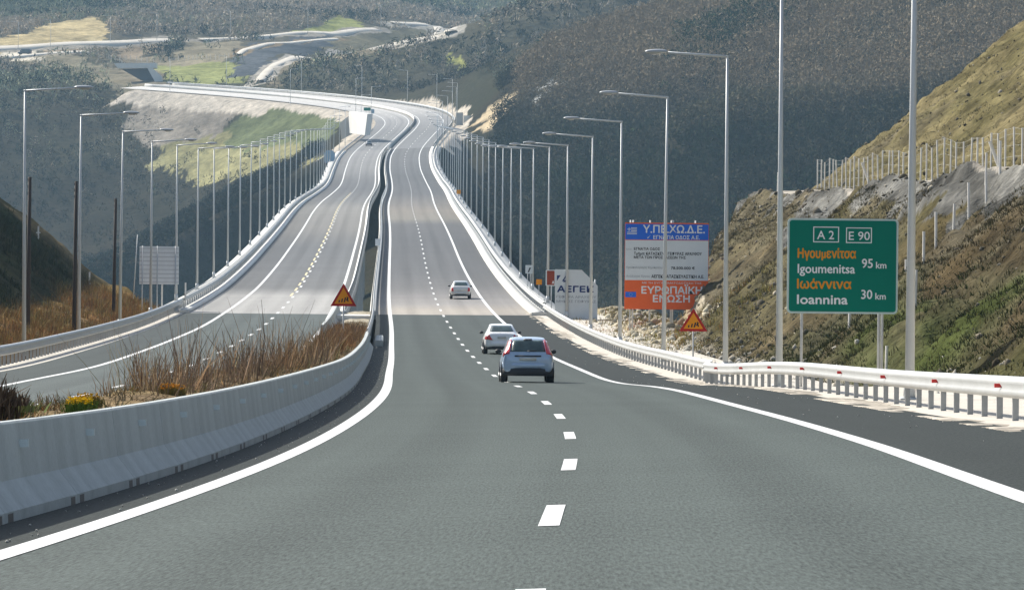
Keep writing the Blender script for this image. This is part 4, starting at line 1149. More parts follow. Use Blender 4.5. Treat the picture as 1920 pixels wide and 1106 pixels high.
def car(name, spec, label, cat='car', paintm='p_blue'):
    L, W = spec['L'], spec['W']
    st_ = np.array(spec['st'])          # y, zlow, zbelt, ztop, half width, half width at belt, half width of roof
    root = tag(empty(name, (0,0,0)), label, cat)
    ys = np.unique(np.r_[np.linspace(0, .3, 9), np.linspace(.3, L-.3, 42), np.linspace(L-.3, L, 8)])
    c = [mono(st_[:,0], st_[:,k], ys) for k in range(1, 7)]
    rows = []
    for zl, zb, zt, wm, wb, wt in zip(*c):
        hp = [(0,zl),(wm*.80,zl),(wm*.95,zl+.07),(wm,zl+(zb-zl)*.45),(wm*.99,zl+(zb-zl)*.72),(wb*1.01,zb-.05),(wb,zb),
              (wb+(wt-wb)*.5+.012,zb+(zt-.05-zb)*.5),(wt+.01,zt-.06),(wt*.93,zt-.022),(wt*.6,zt-.004),(0,zt)]
        a = np.array(hp); tt = np.arange(len(a)); q = np.linspace(0, len(a)-1, 34)
        px, pz = np.interp(q, tt, a[:,0]), np.interp(q, tt, a[:,1])
        for _ in range(2):
            px[1:-1] = (px[:-2]+2*px[1:-1]+px[2:])/4; pz[1:-1] = (pz[:-2]+2*pz[1:-1]+pz[2:])/4
        rows.append(np.stack([np.r_[px, -px[-2:0:-1]], np.r_[pz, pz[-2:0:-1]]], 1))
    m = len(rows[0]); V = []; Fs = []
    for y, r in zip(ys, rows): V += [(x, y-L/2, z) for x, z in r]
    for i in range(len(ys)-1):
        for j in range(m): Fs.append((i*m+j, i*m+(j+1)%m, (i+1)*m+(j+1)%m, (i+1)*m+j))
    Fs += [tuple(range(m))[::-1], tuple(range((len(ys)-1)*m, len(ys)*m))]
    mb = MB(); mb.add(V, Fs); body = mb.build('body', M[paintm], root, True)
    bv = BVHTree.FromPolygons([Vector(v) for v in V], Fs)
    def patch(nm, quad, side, mat, parent=root, n=8, out=.010):
        """skin over the body: quad of (a, z) corners; side 'r' rear (a = x), 'f' front, +1/-1 flanks (a = y from the rear)"""
        A = np.array(quad, float); G = []
        for i in range(n+1):
            for j in range(n+1):
                u, v = i/n, j/n
                p = (A[0]*(1-u)+A[1]*u)*(1-v) + (A[3]*(1-u)+A[2]*u)*v
                if side == 'r': o, d = Vector((p[0], -L, p[1])), Vector((0,1,0))
                elif side == 'f': o, d = Vector((p[0], L, p[1])), Vector((0,-1,0))
                else: o, d = Vector((side*3, p[0]-L/2, p[1])), Vector((-side,0,0))
                h = bv.ray_cast(o, d)
                if h[0] is None: h = bv.find_nearest(o + d*(L/2 if side in ('r','f') else 3-W/2))
                nn = h[1] if h[1].dot(d) < 0 else -h[1]
                G.append((h[0] + nn*out, h[0] - nn*.012))
        k = (n+1)**2
        VV = [g[0] for g in G] + [g[1] for g in G]; FF = []
        for i in range(n):
            for j in range(n):
                q = (i*(n+1)+j, i*(n+1)+j+1, (i+1)*(n+1)+j+1, (i+1)*(n+1)+j)
                FF += [q, tuple(k+x for x in q)[::-1]]
        rim_ = [i*(n+1) for i in range(n+1)] + [n*(n+1)+j for j in range(1, n+1)] + [i*(n+1)+n for i in range(n-1, -1, -1)] + [j for j in range(n-1, 0, -1)]
        for a, b in zip(rim_, rim_[1:]+rim_[:1]): FF.append((a, b, k+b, k+a))
        return MB().add(VV, FF).build(nm, M[mat], parent, True)
    rw = patch('rear_window', spec['rear_window'], 'r', 'glass')
    if 'wind' in spec: patch('windscreen', spec['wind'], 'f', 'glass')
    for sd in (1, -1):
        for q in spec['side']: patch('side_window', q, sd, 'glass')
        for t in spec['tail']: patch('tail_light', [(sd*x, z) for x, z in t], 'r', spec.get('tailm', 'tail'), out=.022)
        for q in spec.get('tail_side', []): patch('tail_light', q, sd, 'tail', out=.016)
        if 'pillar' in spec: patch('pillar_trim', spec['pillar'], sd, 'plastic')
        mr = MB(); y0, z0_ = spec['mirror']
        sec = []
        for d, r in ((0,.03),(.05,.075),(.13,.085),(.19,.05)): sec.append((d, r))
        VV = [(sd*(W/2-.05+d), y0-L/2+.09*math.cos(2*math.pi*i/10)*(r/.085)*.9, z0_+r*.85*math.sin(2*math.pi*i/10)) for d, r in sec for i in range(10)]
        mr.add(VV, [(i*10+j, i*10+(j+1)%10, (i+1)*10+(j+1)%10, (i+1)*10+j) for i in range(3) for j in range(10)] + [tuple(range(10)), tuple(range(30,40))])
        mr.build('wing_mirror', M[spec.get('mirrorm', 'plastic')], root, True)
        for y in spec['wheels']:
            r_ = spec['r']; xw = sd*(W/2-.115)
            arch = MB(); arch.tube((sd*(W/2-.16), y-L/2, r_+.01), (sd*(W/2+.004), y-L/2, r_+.01), r_+.065, None, 24); arch.build('wheel_arch', M['plastic'], root)
            wr = empty('wheel', (xw, y-L/2, r_)); wr.parent = root
            t = MB(); n = 24; sec = [(-.10,.78),(-.095,.96),(-.07,1.),(.07,1.),(.095,.96),(.10,.78)]
            VV = [(d, r_*q*math.cos(2*math.pi*i/n), r_*q*math.sin(2*math.pi*i/n)) for d, q in sec for i in range(n)]
            t.add(VV, [(i*n+j, i*n+(j+1)%n, (i+1)*n+(j+1)%n, (i+1)*n+j) for i in range(5) for j in range(n)] + [tuple(range(n)), tuple(range(5*n, 6*n))])
            t.build('tyre', M['tyre'], wr, True)
            rm = MB(); rm.tube((sd*.085,0,0),(sd*.104,0,0), r_*.66, r_*.60, 20)
            for a in range(5):
                an = a*2*math.pi/5; rm.tube((sd*.106,0,0),(sd*.106, r_*.58*math.cos(an), r_*.58*math.sin(an)), .035, .03, 6)
            rm.build('rim', M['rim'], wr)
    # bumpers
    for bq in spec['bumper']:
        z0_, z1_, w_, dep, mt = bq
        b = MB(); n = 13; VV = []
        for i in range(n):
            x = -w_ + 2*w_*i/(n-1); e = (abs(x)/w_)
            yy = -L/2 - dep + .22*e**3.2
            for a, z in ((.02,z0_),(-.01,z0_+.03),(-.02,(z0_+z1_)/2),(-.005,z1_-.02),(.03,z1_)): VV.append((x, yy + a, z))
            VV += [(x, yy+.28, z1_), (x, yy+.28, z0_)]
        q = 7
        b.add(VV, [(i*q+j, (i+1)*q+j, (i+1)*q+(j+1)%q, i*q+(j+1)%q) for i in range(n-1) for j in range(q)] + [tuple(range(q)), tuple(range((n-1)*q, n*q))[::-1]])
        b.build('bumper', M[mt if mt != 'body' else paintm], root, True)
    x0, x1, z0_, z1_ = spec['plate']
    pl = patch('number_plate', [(x0,z0_),(x1,z0_),(x1,z1_),(x0,z1_)], 'r', 'plate', out=.03, n=2)
    if 'strip' in spec:
        x0, x1, z0_, z1_ = spec['strip']; patch('handle_strip', [(x0,z0_),(x1,z0_),(x1,z1_),(x0,z1_)], 'r', 'plastic', out=.035, n=2)
    if 'brake' in spec:
        x0, x1, z0_, z1_ = spec['brake']; patch('high_brake_light', [(x0,z0_),(x1,z0_),(x1,z1_),(x0,z1_)], 'r', 'steel_dark', out=.03, n=4)
    if 'wiper' in spec: patch('wiper', spec['wiper'], 'r', 'plastic', out=.03, n=3)
    return root
def put(root, s, o, flip=False):
    p = pos(s, o); a = pos(s-1.3, o); b = pos(s+1.3, o)
    d = b - a
    root.rotation_euler = (math.asin(d[2]/np.linalg.norm(d)) * (-1 if flip else 1), 0, math.atan2(-d[0], d[1]) + (math.pi if flip else 0))
    root.location = (p[0], p[1], p[2] + .012)
HATCH = dict(L=3.92, W=1.68, r=.29, wheels=(.66, 3.14),
    st=[(0,.34,.74,.80,.70,.66,.60),(.03,.30,.86,.92,.76,.71,.62),(.09,.28,.90,1.00,.79,.74,.61),(.24,.27,.90,1.16,.81,.765,.585),(.44,.26,.905,1.34,.825,.78,.56),(.60,.25,.91,1.405,.835,.785,.555),
        (1.2,.24,.90,1.445,.84,.79,.555),(1.9,.24,.885,1.44,.84,.785,.555),(2.35,.24,.875,1.37,.84,.78,.56),(2.75,.24,.87,1.12,.835,.77,.60),(3.0,.24,.85,.965,.83,.755,.64),(3.4,.25,.79,.87,.81,.72,.60),(3.75,.27,.68,.74,.75,.65,.5),(3.92,.33,.52,.58,.62,.52,.38)],
    rear_window=[(-.56,.965),(.56,.965),(.47,1.335),(-.47,1.335)], wind=[(-.60,.98),(.60,.98),(.48,1.36),(-.48,1.36)],
    side=[[(.62,.93),(1.52,.92),(1.52,1.36),(.80,1.34)],[(1.58,.92),(2.72,.91),(2.28,1.33),(1.58,1.36)]],
    tail=[[(.585,.90),(.765,.86),(.60,1.30),(.505,1.34)]], tail_side=[[(.10,.80),(.30,.82),(.46,1.27),(.40,1.28)]],
    mirror=(2.62,.97), bumper=[(.20,.44,.80,.06,'plastic'),(.44,.62,.815,.045,'body')], plate=(-.27,.27,.685,.785), strip=(-.42,.42,.805,.845), brake=(-.13,.13,1.325,1.355), wiper=[(-.02,.965),(.28,.985),(.28,1.0),(-.02,.985)])
SEDAN = dict(L=4.53, W=1.73, r=.31, wheels=(.95, 3.66),
    st=[(0,.38,.80,.90,.68,.64,.55),(.05,.32,.88,.985,.76,.70,.62),(.16,.28,.90,1.01,.80,.735,.64),(.62,.26,.92,1.03,.835,.77,.66),(.78,.25,.925,1.06,.845,.775,.63),(1.15,.24,.93,1.26,.86,.785,.58),(1.5,.24,.925,1.385,.865,.785,.555),(2.1,.24,.915,1.43,.865,.785,.55),
        (2.6,.24,.905,1.40,.865,.78,.55),(3.05,.24,.895,1.16,.86,.77,.58),(3.3,.24,.88,1.0,.855,.76,.64),(3.8,.25,.83,.92,.84,.74,.62),(4.3,.28,.72,.79,.77,.66,.52),(4.53,.36,.55,.62,.62,.5,.4)],
    rear_window=[(-.58,1.06),(.58,1.06),(.47,1.345),(-.47,1.345)], wind=[(-.60,1.0),(.60,1.0),(.46,1.36),(-.46,1.36)],
    side=[[(1.25,.97),(2.05,.95),(2.05,1.34),(1.60,1.33)],[(2.12,.95),(3.10,.93),(2.60,1.30),(2.12,1.345)]],
    tail=[[(.43,.665),(.74,.70),(.70,.83),(.60,.93)]], mirror=(2.95,.99), mirrorm='plastic',
    bumper=[(.22,.36,.78,.04,'plastic'),(.36,.62,.80,.05,'body')], plate=(-.20,.20,.74,.86), tail_side=[[(.06,.70),(.26,.72),(.20,.86),(.10,.86)]])
import copy as _cp
SILV = _cp.deepcopy(SEDAN); SILV.update(L=4.15, W=1.68, tail=[[(.56,.62),(.75,.64),(.72,.90),(.60,.94)]], plate=(-.24,.24,.66,.76), wheels=(.88,3.35))
SILV['st'] = [(min(a[0]*4.15/4.53, 4.15),) + tuple(a[1:]) for a in SILV['st']]; SILV['tail_side'] = []
SILV['side'] = [[(y*4.15/4.53, z) for y, z in q] for q in SILV['side']]; SILV['mirror'] = (2.7,.98)
SILV['bumper'] = [(.24,.40,.78,.03,'plastic'),(.40,.60,.79,.05,'body')]
c_ = car('hatchback_car', HATCH, 'pale blue hatchback with tall red tail lights, nearest of the cars', 'car', 'p_blue'); put(c_, 154.2, 4.42)
c_ = car('saloon_car', SEDAN, 'white saloon with triangular red tail lights just ahead of the blue hatchback', 'car', 'p_white'); put(c_, 231., 5.25)
c_ = car('saloon_car', SILV, 'silver saloon alone on the viaduct in the right lane', 'car', 'p_silver'); put(c_, 388., 5.75)
DK = _cp.deepcopy(SILV)
c_ = car('saloon_car', DK, 'tiny dark oncoming car far off on the left carriageway', 'car', 'p_dark'); put(c_, 1352., -9.6, True)
VAN = dict(L=5.6, W=2.0, r=.34, wheels=(1.1, 4.6), st=[(0,.40,1.05,2.0,.9,.9,.80),(.05,.35,1.08,2.10,.97,.95,.86),(.5,.32,1.1,2.2,.99,.97,.88),(3.6,.32,1.1,2.2,.99,.97,.86),(4.2,.32,1.08,2.0,.99,.96,.80),(4.7,.32,1.05,1.35,.98,.93,.74),(5.3,.36,.95,1.08,.94,.86,.66),(5.6,.45,.70,.80,.8,.7,.5)],
    rear_window=[(-.7,1.2),(.7,1.2),(.68,1.85),(-.68,1.85)], side=[[(.6,1.25),(2.0,1.25),(2.0,1.85),(.6,1.85)],[(2.2,1.25),(3.9,1.25),(3.6,1.85),(2.2,1.85)]],
    tail=[[(.80,.8),(.92,.8),(.90,1.3),(.80,1.3)]], mirror=(4.3,1.3), bumper=[(.32,.62,.94,.05,'plastic')], plate=(-.26,.26,.68,.8))
c_ = car('dark_van', VAN, 'tiny dark van on the far hillside road at the left edge of the photo', 'van', 'p_dark')
g = ground_hit(46, 104); c_.location = (g[0], g[1], g[2] + .15); c_.rotation_euler = (0, 0, R_(74))

# ------------------------------------------------------------------ woods, weeds, stones
def blades(P, h, w, n, spread, lean, col, cvar, rng, base=0., flat=False):
    """n thin tapering blades from each point of P; h, w per point; returns arrays"""
    m = len(P); T = m*n
    B = np.repeat(P, n, 0); hh = np.repeat(h, n) * rng.uniform(.45, 1.1, T); ww = np.repeat(w, n) * rng.uniform(.6, 1.3, T)
    a = rng.uniform(0, 2*np.pi, T); rr = np.sqrt(rng.uniform(0, 1, T)) * np.repeat(spread, n)
    B = B + np.stack([rr*np.cos(a), rr*np.sin(a), np.full(T, base)], 1)
    la = a + rng.normal(0, .8, T); ll = np.abs(rng.normal(0, lean, T)) * hh
    tip = B + np.stack([ll*np.cos(la), ll*np.sin(la), hh], 1)
    f = rng.uniform(0, np.pi, T); sd = np.stack([np.cos(f), np.sin(f), np.zeros(T)], 1) * ww[:, None] / 2
    mid = (B + tip)/2 + np.stack([rng.normal(0,.06,T)*hh, rng.normal(0,.06,T)*hh, 0.05*hh], 1)
    if flat:
        V = np.stack([B - sd, B + sd, tip + sd*.35, tip - sd*.35], 1).reshape(-1, 3)
        i = np.arange(T)[:, None]*4
        return V, i + np.array([[0,1,2,3]]), np.repeat(np.repeat(col, n, 0) * (1 + rng.uniform(-cvar, cvar, (T, 1))), 4, 0)
    V = np.stack([B - sd, B + sd, mid + sd*.8, tip + sd*.25, tip - sd*.25, mid - sd*.8], 1).reshape(-1, 3)
    i = np.arange(T)[:, None]*6
    Fq = np.concatenate([i + np.array([[0,1,2,5]]), i + np.array([[5,2,3,4]])])
    c = np.repeat(col, n, 0) * (1 + rng.uniform(-cvar, cvar, (T, 1)))
    return V, Fq, np.repeat(c, 6, 0)
def stuff(name, label, parts, mat):
    V, Fq, Cc, n = [], [], [], 0
    for v, f, c in parts: V.append(v); Fq.append(f + n); Cc.append(c); n += len(v)
    me = mesh_np(name, np.concatenate(V), np.concatenate(Fq), mat, cols=np.clip(np.concatenate(Cc), .008, .8))
    o = link(name, me); tag(o, kind='stuff')
    if label: o['label'] = label
    return o
def pick(cols, w, n, rng): return np.array(cols)[rng.choice(len(cols), n, p=np.array(w)/sum(w))]

def woods():
    rng = np.random.default_rng(21)
    n = 230000
    u = rng.uniform(-.155, .155, n); q = rng.uniform(0, 1, n)
    Y = np.where(q < .42, 700 + 800*np.sqrt(rng.uniform(0, 1, n)), 1450 + 1500*np.sqrt(rng.uniform(.0, 1, n))); X = u*Y
    Z = ground(X, Y); s, o = to_so(X, Y)
    dl = np.maximum(np.maximum(-17.6-o, o-13.2), 0)
    keep = ((s < 1300) | (s > 1799) | (dl > 12)) & ~((dl < 6) & (s > 1000) & (s < 1799)) & (Z > -45)
    d = np.ones(n)
    jx, jy = X + fbm(X,Y,14,3,51)*7, Y + fbm(X,Y,14,3,52)*9
    for pl, c, q in AREAS: d = np.where(inside(jx, jy, pl), q, d)
    for pl, w, c in TRACKS: d = np.where(seg_dist(X, Y - 5, pl) < w + 9, 0, d)
    cl = fbm(X, Y, 60, 4, 101)
    d = d * np.clip(.9 + .6*cl, .55, 1)
    keep &= rng.uniform(0, 1, n) < d * .95
    X, Y, Z = X[keep], Y[keep], Z[keep]; n = len(X)
    h = rng.uniform(2.6, 5.4, n) * (1 + .35*fbm(X, Y, 90, 3, 103)) * np.where(Y > 1700, 1.05, 1.)
    t = fbm(X, Y, 45, 4, 111) + rng.normal(0, .22, n)
    base = np.array([.100,.086,.060])
    col = np.tile(base, (n, 1))
    col = np.where((t > .18)[:, None], np.array([.072,.080,.040]), col)
    col = np.where((t < -.28)[:, None], np.array([.150,.110,.070]), col)
    pine = (fbm(X, Y, 70, 3, 121) + rng.normal(0, .25, n) > np.where(X < -20, .42, .75))
    col = np.where(pine[:, None], np.array([.036,.062,.028]), col)
    hill = (X > 0) & (Y < 1700)                       # the near right-hand hill: oak painted with shade below, brown scrub with sunlight on top
    sunlit_top = sstep(Z + fbm(X, Y, 70, 3, 125) * 14, 28, 52)
    col = np.where(hill[:, None] & ~pine[:, None], col * np.array([.46,.58,.60]) * (1 + .5*fbm(X, Y, 70, 4, 133) + .3*fbm(X, Y, 18, 3, 134))[:, None] * (1 - sunlit_top[:, None]) + np.array([.255,.215,.155]) * sunlit_top[:, None], col)
    farh = (Y + fbm(X, Y, 90, 3, 135)*150 + rng.normal(0, 110, n) > 1800) & ~hill & ~pine  # far trees, paled in colour to stand in for sunlight and haze
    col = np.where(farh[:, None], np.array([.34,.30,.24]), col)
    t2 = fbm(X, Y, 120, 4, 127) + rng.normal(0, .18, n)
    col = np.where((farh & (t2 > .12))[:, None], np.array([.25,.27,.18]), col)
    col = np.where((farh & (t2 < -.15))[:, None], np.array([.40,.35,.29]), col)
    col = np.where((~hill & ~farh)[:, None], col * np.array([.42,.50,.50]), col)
    col = col * np.array([1.06, 1.0, .90]) * (1 + rng.normal(0, .11, (n, 1)))
    parts = []
    P = np.stack([X, Y, Z], 1)
    far = Y > 1750
    for k, nb, sz in ((~far & ~pine, 22, .46), (far & ~pine, 11, .85), (pine, 22, .60)):
        q, hh, cc = P[k], h[k], col[k]; m = len(q); T = m * nb
        d = rng.normal(0, 1, (T, 3)); d /= np.linalg.norm(d, axis=1)[:, None]; d *= rng.uniform(.25, 1, (T, 1)) ** .5
        H_ = np.repeat(hh, nb)
        c0 = np.repeat(q, nb, 0) + d * np.stack([H_*.42, H_*.42, H_*.46], 1) + np.stack([0*H_, 0*H_, H_*.50], 1)
        a = rng.normal(0, 1, (T, 3)) + np.array([0, 0, .9]); a /= np.linalg.norm(a, axis=1)[:, None]
        b = np.cross(a, rng.normal(0, 1, (T, 3))); b /= np.linalg.norm(b, axis=1)[:, None] + 1e-9
        L1 = (sz * rng.uniform(.7, 1.6, T))[:, None]; L2 = (sz * rng.uniform(.25, .6, T))[:, None]
        V = np.stack([c0 - a*L1*.8 - b*L2*.5, c0 - a*L1*.5 + b*L2*.6, c0 + a*L1 + b*L2*.2, c0 + a*L1*.7 - b*L2*.4], 1).reshape(-1, 3)
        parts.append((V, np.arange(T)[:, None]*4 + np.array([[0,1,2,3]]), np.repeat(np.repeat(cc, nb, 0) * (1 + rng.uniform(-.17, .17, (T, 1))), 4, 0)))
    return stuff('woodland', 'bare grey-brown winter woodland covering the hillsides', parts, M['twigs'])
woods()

def weeds():
    rng = np.random.default_rng(5)
    parts = []
    # median weeds
    n = 2700
    s = 40 + 215*rng.uniform(0,1,n)**.8; o = rng.uniform(-3.3, -1.55, n)
    cl = fbm(s, o*3, 7, 3, 131)
    k = rng.uniform(0,1,n) < np.clip(.02 + 1.3*cl + .5*sstep(s,150,190), .02, 1) * np.where(s < 60, .35, 1); s, o = s[k], o[k]; n = len(s)
    hg = np.interp(o, [-3.9,-3.4,-2.6,-1.8,-1.33], [-.1,.30,.84,.80,.70]) * np.interp(s, [14,200,250,300], [1,1,.75,.4])
    P = pos(s, o, hg - .05)
    h = np.clip(rng.gamma(4., .14, n), .15, 1.25) * np.interp(s, [40,58,64,120,170,260], [.45,.5,1.15,1.15,.7,.7]); 
    col = pick([(.26,.18,.12),(.34,.21,.11),(.40,.29,.17),(.17,.115,.08),(.28,.23,.11)], [4,3,2,3,1.2], n, rng)
    col = np.where((s > 150)[:, None] & (rng.uniform(0,1,(n,1)) < .6), np.array([.30,.165,.07]), col)
    parts.append(blades(P, h, np.full(n,.014)*np.interp(s,[40,250],[.75,2.2]), 13, np.full(n,.24), .42, col, .5, rng))
    # low litter
    m = 5000; s2 = rng.uniform(30, 300, m); o2 = rng.uniform(-3.6, -1.4, m)
    hg = np.interp(o2, [-3.9,-3.4,-2.6,-1.8,-1.33], [-.1,.30,.84,.80,.70]) * np.interp(s2, [14,200,250,300], [1,1,.75,.4])
    parts.append(blades(pos(s2,o2,hg-.03), rng.uniform(.05,.2,m), np.full(m,.016), 7, np.full(m,.14), .9, pick([(.26,.2,.12),(.15,.12,.07),(.16,.16,.05),(.30,.17,.06)],[3,3,1,1],m,rng), .4, rng))
    stuff('dry_weeds', 'dry brown weeds growing along the median behind the concrete barrier', parts, M['foliage'])
    # orange grass of the left verge
    n = 16000; s = rng.uniform(150, 372, n); o = -rng.uniform(16.6, 31, n)
    P = pos(s, o); P[:,2] = ground(P[:,0], P[:,1]) - .04
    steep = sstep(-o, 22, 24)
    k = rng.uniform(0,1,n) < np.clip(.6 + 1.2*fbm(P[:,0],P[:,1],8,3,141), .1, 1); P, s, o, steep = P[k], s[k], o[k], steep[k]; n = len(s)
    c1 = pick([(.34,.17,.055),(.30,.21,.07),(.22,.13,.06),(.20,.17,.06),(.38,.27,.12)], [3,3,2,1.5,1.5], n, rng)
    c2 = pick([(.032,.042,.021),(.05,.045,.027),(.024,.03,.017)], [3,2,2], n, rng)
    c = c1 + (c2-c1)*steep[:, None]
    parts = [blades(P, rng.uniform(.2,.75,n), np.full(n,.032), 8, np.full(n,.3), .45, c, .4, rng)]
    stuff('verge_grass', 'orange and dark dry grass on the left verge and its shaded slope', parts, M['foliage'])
    # right hand cutting
    n = 60000; s = rng.uniform(128, 392, n); o = rng.uniform(15.2, 62, n)**1.; o = np.where(rng.uniform(0,1,n) < .55, rng.uniform(15.4, 27, n), o)
    P = pos(s, o); P[:,2] = ground(P[:,0], P[:,1]) - .04
    bench = (o > 26) & (o < 31.2)
    g = fbm(s/4, o, 5, 4, 151)
    k = (rng.uniform(0,1,n) < np.clip(.22 + 1.3*g + .35*(o > 31) + .3*(s < 215), .02, 1)) & ~bench; P, s, o, g = P[k], s[k], o[k], g[k]; n = len(s)
    low = (P[:,2] - surf_z(s, 9 + 0*s)) < 4.2
    c = pick([(.095,.082,.036),(.13,.104,.048),(.07,.056,.032),(.14,.098,.042),(.06,.064,.026)], [3,3,2,1,1.5], n, rng)
    cg = pick([(.048,.062,.018),(.068,.072,.025),(.085,.07,.028)], [3,2,2], n, rng)
    c = np.where((low & (s < 225))[:, None], cg, c)
    parts = [blades(P, rng.uniform(.07,.24,n), np.full(n,.032), 7, np.full(n,.25), .7, c, .4, rng)]
    # rough growth by the company board and under the billboard
    m = 3000; s = rng.uniform(245, 345, m); o = rng.uniform(12.6, 20, m); P = pos(s,o); P[:,2] = ground(P[:,0],P[:,1]) - .05
    k = rng.uniform(0,1,m) < np.clip(.55+1.4*fbm(P[:,0],P[:,1],5,3,161),.03,1); P = P[k]; m = len(P)
    parts.append(blades(P, rng.uniform(.12,.5,m), np.full(m,.035), 8, np.full(m,.35), .45, pick([(.36,.20,.07),(.30,.26,.07),(.22,.19,.06),(.40,.33,.10),(.16,.14,.06)],[3,3,2,2,2],m,rng), .4, rng))
    stuff('slope_grass', 'olive and ochre tufts on the face of the right-hand cutting', parts, M['foliage'])
weeds()

def stones():
    rng = np.random.default_rng(9)
    ico = np.array([(0,0,1),(.894,0,.447),(.276,.851,.447),(-.724,.526,.447),(-.724,-.526,.447),(.276,-.851,.447),(.724,.526,-.447),(-.276,.851,-.447),(-.894,0,-.447),(-.276,-.851,-.447),(.724,-.526,-.447),(0,0,-1)])
    fi = np.array([(0,1,2),(0,2,3),(0,3,4),(0,4,5),(0,5,1),(1,6,2),(2,7,3),(3,8,4),(4,9,5),(5,10,1),(2,6,7),(3,7,8),(4,8,9),(5,9,10),(1,10,6),(6,11,7),(7,11,8),(8,11,9),(9,11,10),(10,11,6)])
    def scatter(P, r, col):
        n = len(P)
        V = ico[None] * rng.uniform(.65, 1.3, (n, 12, 1)) * (r[:, None, None] * rng.uniform(.6, 1.4, (n,1,3)))
        a = rng.uniform(0, 6.28, n); ca, sa = np.cos(a)[:,None], np.sin(a)[:,None]
        V = np.stack([V[...,0]*ca - V[...,1]*sa, V[...,0]*sa + V[...,1]*ca, V[...,2]], -1) + P[:, None]
        Fq = (fi[None] + np.arange(n)[:,None,None]*12).reshape(-1,3)
        return V.reshape(-1,3), Fq, np.repeat(col*(1+rng.uniform(-.3,.3,(n,1))), 12, 0)
    n = 26000; s = rng.uniform(125, 390, n); o = np.where(rng.uniform(0,1,n) < .72, rng.uniform(15.5, 27.5, n), rng.uniform(30, 58, n))
    P = pos(s, o); P[:,2] = ground(P[:,0], P[:,1])
    g = fbm(s/4, o, 6, 3, 171)
    k = rng.uniform(0,1,n) < np.clip(.35+1.4*g + .25*(s > 230), .03, 1) * np.where(s < 200, .5, 1); P = P[k]; n = len(P)
    r = np.clip(rng.gamma(1.2, .036, n), .025, .33)
    parts = [scatter(P, r, pick([(.16,.14,.105),(.11,.096,.068),(.32,.285,.22),(.07,.058,.04)], [3,3,1.6,1.5], n, rng))]
    stuff('cutting_stones', 'loose grey and buff stones on the right-hand cutting', parts, M['stone'])
    n = 9000; s = rng.uniform(60, 330, n); o = 12.9 + np.abs(rng.normal(0, 1.5, n)); P = pos(s,o); P[:,2] = ground(P[:,0],P[:,1])
    parts = [scatter(P, np.clip(rng.gamma(2,.035,n),.02,.22), pick([(.50,.47,.40),(.40,.37,.31),(.58,.55,.48)],[2,2,1],n,rng))]
    n = 2500; s = rng.uniform(262, 345, n); o = rng.uniform(12.8, 19, n); P = pos(s,o); P[:,2] = ground(P[:,0],P[:,1])
    parts.append(scatter(P, np.clip(rng.gamma(2,.055,n),.04,.35), pick([(.40,.36,.27),(.32,.28,.20),(.50,.46,.37)],[2,2,1],n,rng)))
    n = 420; s = rng.uniform(30, 230, n); o = np.where(rng.uniform(0,1,n) < .7, -rng.uniform(.2,.9,n), 7.8 + rng.uniform(.2,2.2,n)); P = pos(s,o,.008)
    parts.append(scatter(P, rng.uniform(.004,.014,n), np.tile([.5,.48,.43],(n,1))))
    stuff('verge_stones', 'broken pale stones along the right verge and loose chips on the shoulders', parts, M['stone'])
stones()

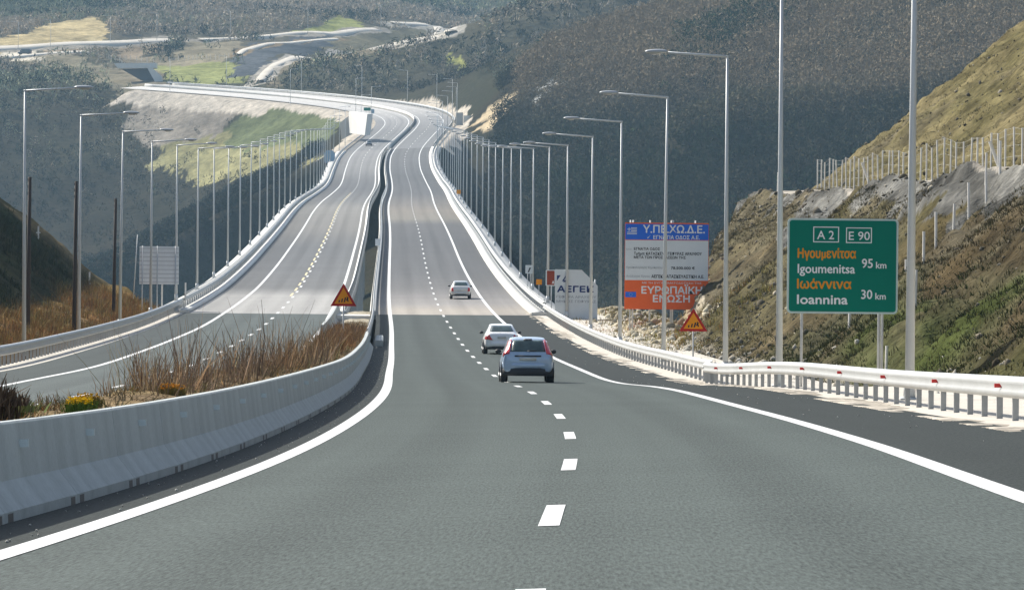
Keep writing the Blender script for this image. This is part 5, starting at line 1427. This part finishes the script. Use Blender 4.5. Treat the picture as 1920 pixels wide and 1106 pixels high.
# two plants that stand out in the median
def flower_clump(s, o, label, r_=.15, fl=(.75,.50,.02), green=(.10,.16,.03), nf=150):
    rng = np.random.default_rng(int(s*10))
    hg = .80
    p = pos(s, o, hg)
    root = tag(empty('flowering_plant', p), label, 'plant')
    m = 60; a = rng.uniform(0,6.28,m); rr = r_*np.sqrt(rng.uniform(0,1,m))
    P = np.stack([rr*np.cos(a), rr*np.sin(a), np.zeros(m)], 1)
    V, Fq, c = blades(P, np.full(m,.13), np.full(m,.012), 8, np.full(m,.06), .35, np.tile(green,(m,1)), .4, rng)
    link('leaves', mesh_np('leaves', V, Fq, M['foliage'], cols=c), root)
    a = rng.uniform(0,6.28,nf); rr = r_*np.sqrt(rng.uniform(0,1,nf))
    P = np.stack([rr*np.cos(a), rr*np.sin(a), rng.uniform(.08,.16,nf)], 1)
    V, Fq, c = blades(P, np.full(nf,.02), np.full(nf,.022), 3, np.full(nf,.008), 1.2, np.tile(fl,(nf,1)), .25, rng)
    link('flowers', mesh_np('flowers', V, Fq, M['foliage'], cols=c), root)
flower_clump(52.5, -1.62, 'bright yellow flowering clump just behind the barrier on the left')
flower_clump(66., -1.75, 'orange flowering clump behind the barrier, in front of the tall dry weeds', .17, (.62,.28,.03), (.16,.13,.04), 90)
flower_clump(57., -2.0, 'small orange-yellow flowering clump behind the yellow one', .13, (.62,.36,.03), (.15,.13,.04), 60)
def bush(s, o, h, label, cols, nst=40, w=.02):
    rng = np.random.default_rng(int(s*7))
    p = pos(s, o, .74)
    root = tag(empty('dry_shrub', p), label, 'shrub')
    P = rng.normal(0, .1, (nst, 3)) * np.array([1,1,0])
    V, Fq, c = blades(P, np.full(nst,h), np.full(nst,w), 5, np.full(nst,.08), .32, np.array(cols)[rng.integers(0,len(cols),nst)], .4, rng)
    link('stems', mesh_np('stems', V, Fq, M['foliage'], cols=c), root)
    V, Fq, c = blades(P*1.3 + np.array([0,0,h*.45]), np.full(nst,h*.35), np.full(nst,w*1.3), 8, np.full(nst,.14), .8, np.array(cols)[rng.integers(0,len(cols),nst)], .4, rng)
    link('twigs', mesh_np('twigs', V, Fq, M['foliage'], cols=c), root)
bush(46., -1.75, .5, 'dark brown dry shrub at the left edge of the photo behind the barrier', [(.10,.07,.05),(.13,.09,.06)])
bush(49., -2.0, .3, 'green bushy weed between the dark shrub and the yellow flowers', [(.13,.15,.05),(.19,.18,.07)], 50)

# ------------------------------------------------------------------ the air
def air():
    m = bpy.data.materials.new('thin_haze'); m.use_nodes = True
    t = m.node_tree; t.nodes.clear()
    v = t.nodes.new('ShaderNodeVolumePrincipled'); out = t.nodes.new('ShaderNodeOutputMaterial')
    v.inputs['Color'].default_value = (.48, .76, 1.0, 1); v.inputs['Density'].default_value = HAZE; v.inputs['Anisotropy'].default_value = 0.
    t.links.new(v.outputs[0], out.inputs['Volume'])
    mb = MB(); mb.box(-2600, 2600, -40, 4900, -260, 420)
    tag(mb.build('haze', m), kind='stuff')
air()
